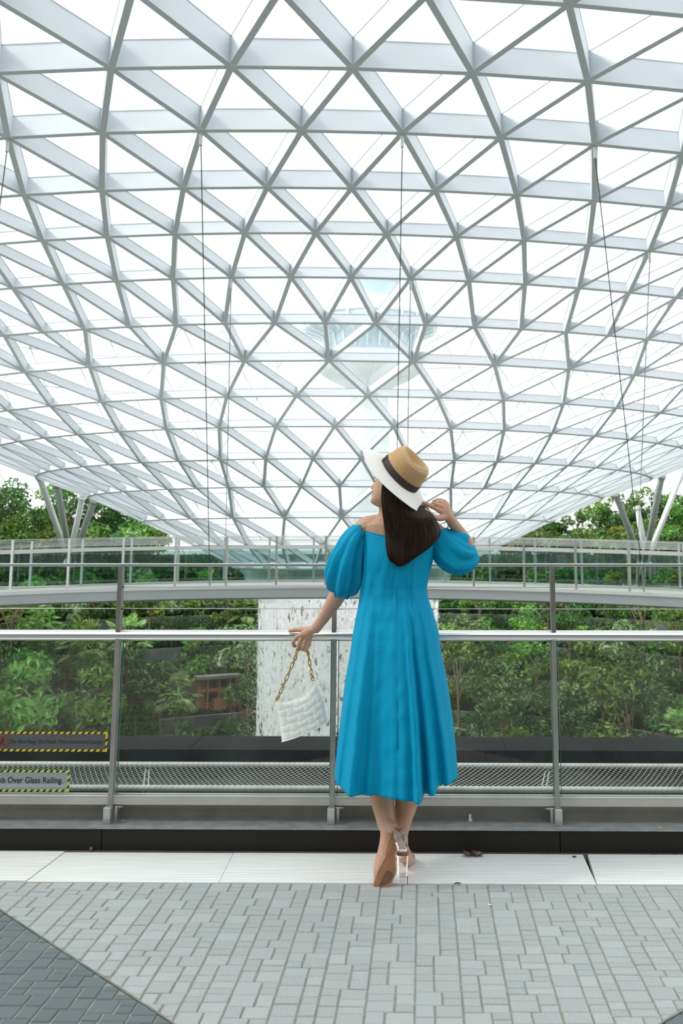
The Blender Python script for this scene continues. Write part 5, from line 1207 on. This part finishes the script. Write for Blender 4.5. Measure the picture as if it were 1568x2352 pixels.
# ================================================================ SMALL LITTER
b = gr(209, 1952, .003); MB().ball((b.x, b.y, .0075), .008, 12, 8).build('berry', mat('brown_berry', (.22, .07, .03), .5), None, True, label='small brown berry lying against the dark kerb', cat='berry')
c = gr(1087, 1964, .004); mb = MB(); q = np.random.RandomState(2); V = []; nn = 7
for j in range(5):
    for i in range(nn): V.append((c.x + (i - 3) * .014 + q.normal(0, .004), c.y + (j - 2) * .012 + q.normal(0, .004), .006 + abs(q.normal(0, .009))))
mb.add(V, [(j * nn + i, j * nn + i + 1, (j + 1) * nn + i + 1, (j + 1) * nn + i) for j in range(4) for i in range(nn - 1)]); o = mb.build('sweet_wrapper', mat('purple_foil', (.05, .02, .09), .3, .6, col2=(.20, .12, .06), scale=40), label='crumpled purple foil wrapper on the plate against the kerb', cat='wrapper'); o.modifiers.new('t', 'SOLIDIFY').thickness = .0008
def flake(name, px_, py_, z, s, m_, lab, cat, seed, lo=0):
    c = gr(px_, py_, z); q = np.random.RandomState(seed); n = 7; mb = MB(); P = [(c.x + s * 1.6 * math.cos(2 * math.pi * k / n) * q.uniform(.6, 1), c.y + s * math.sin(2 * math.pi * k / n) * q.uniform(.6, 1), z + .0005) for k in range(n)]
    mb.prism(P, (0, 0, .0022)); return mb.build(name, m_, label=lab, cat=cat)
tan = mat('dry_tan_leaf', (.50, .36, .22), .8); drk = mat('dark_twig', (.02, .018, .016), .8)
flake('dry_leaf', 283, 1885, KZ + .003, .010, tan, 'pale dry leaf beside the left post bracket', 'leaf', 1)
flake('dry_leaf', 1515, 1902, KZ + .003, .007, tan, 'tan leaf scrap on the kerb near the right edge', 'leaf', 2)
flake('bark_scrap', 1318, 1968, .0035, .008, drk, 'dark scrap beside the open wedge gap between plates', 'debris', 3)
flake('bark_scrap', 1502, 1961, .0035, .011, drk, 'dark flat scrap under the kerb, left of the pair at the right edge', 'debris', 4)
flake('bark_scrap', 1550, 1962, .0035, .009, drk, 'dark flat scrap under the kerb, rightmost of the pair', 'debris', 5)
flake('sticker_scrap', 1124, 2079, .002, .006, mat('white_paper', (.75, .72, .62), .8), 'small white paper scrap on the grey setts', 'debris', 6)
c = gr(1050, 2031, .004); mb = MB(); mb.tube([(c.x - .015, c.y, .006), (c.x, c.y + .002, .009), (c.x + .018, c.y + .006, .006)], [.0012, .0028, .001], 6); mb.tube([(c.x, c.y + .002, .009), (c.x + .006, c.y - .012, .006)], .001, 5); mb.build('twig', drk, label='tiny dark twig near the paving edge right of the heels', cat='twig')
c = at(1079, 1882, 5.045); mb = MB(); mb.bbox((c.x - .006, 5.03, KZ + .003), (c.x + .006, 5.036, KZ + .03), .001); mb.bbox((c.x - .008, 5.012, KZ + .003), (c.x + .010, 5.036, KZ + .007), .001); mb.build('plastic_clip', mat('white_plastic', (.75, .75, .72), .4), label='small white plastic clip on the kerb below the channel', cat='clip')
# ================================================================ unseen building wall and canopy, added behind the camera to dim reflections
bk = mat('unseen_dark_render', (.10, .10, .10), .9)
MB().box((-14, -9.3, -.3), (14, -9, 6.5)).build('wall_unseen_back', bk, kind='structure')
MB().box((-14, -9, 4.6), (14, -3.2, 4.9)).build('trim_unseen_canopy', bk, kind='structure')
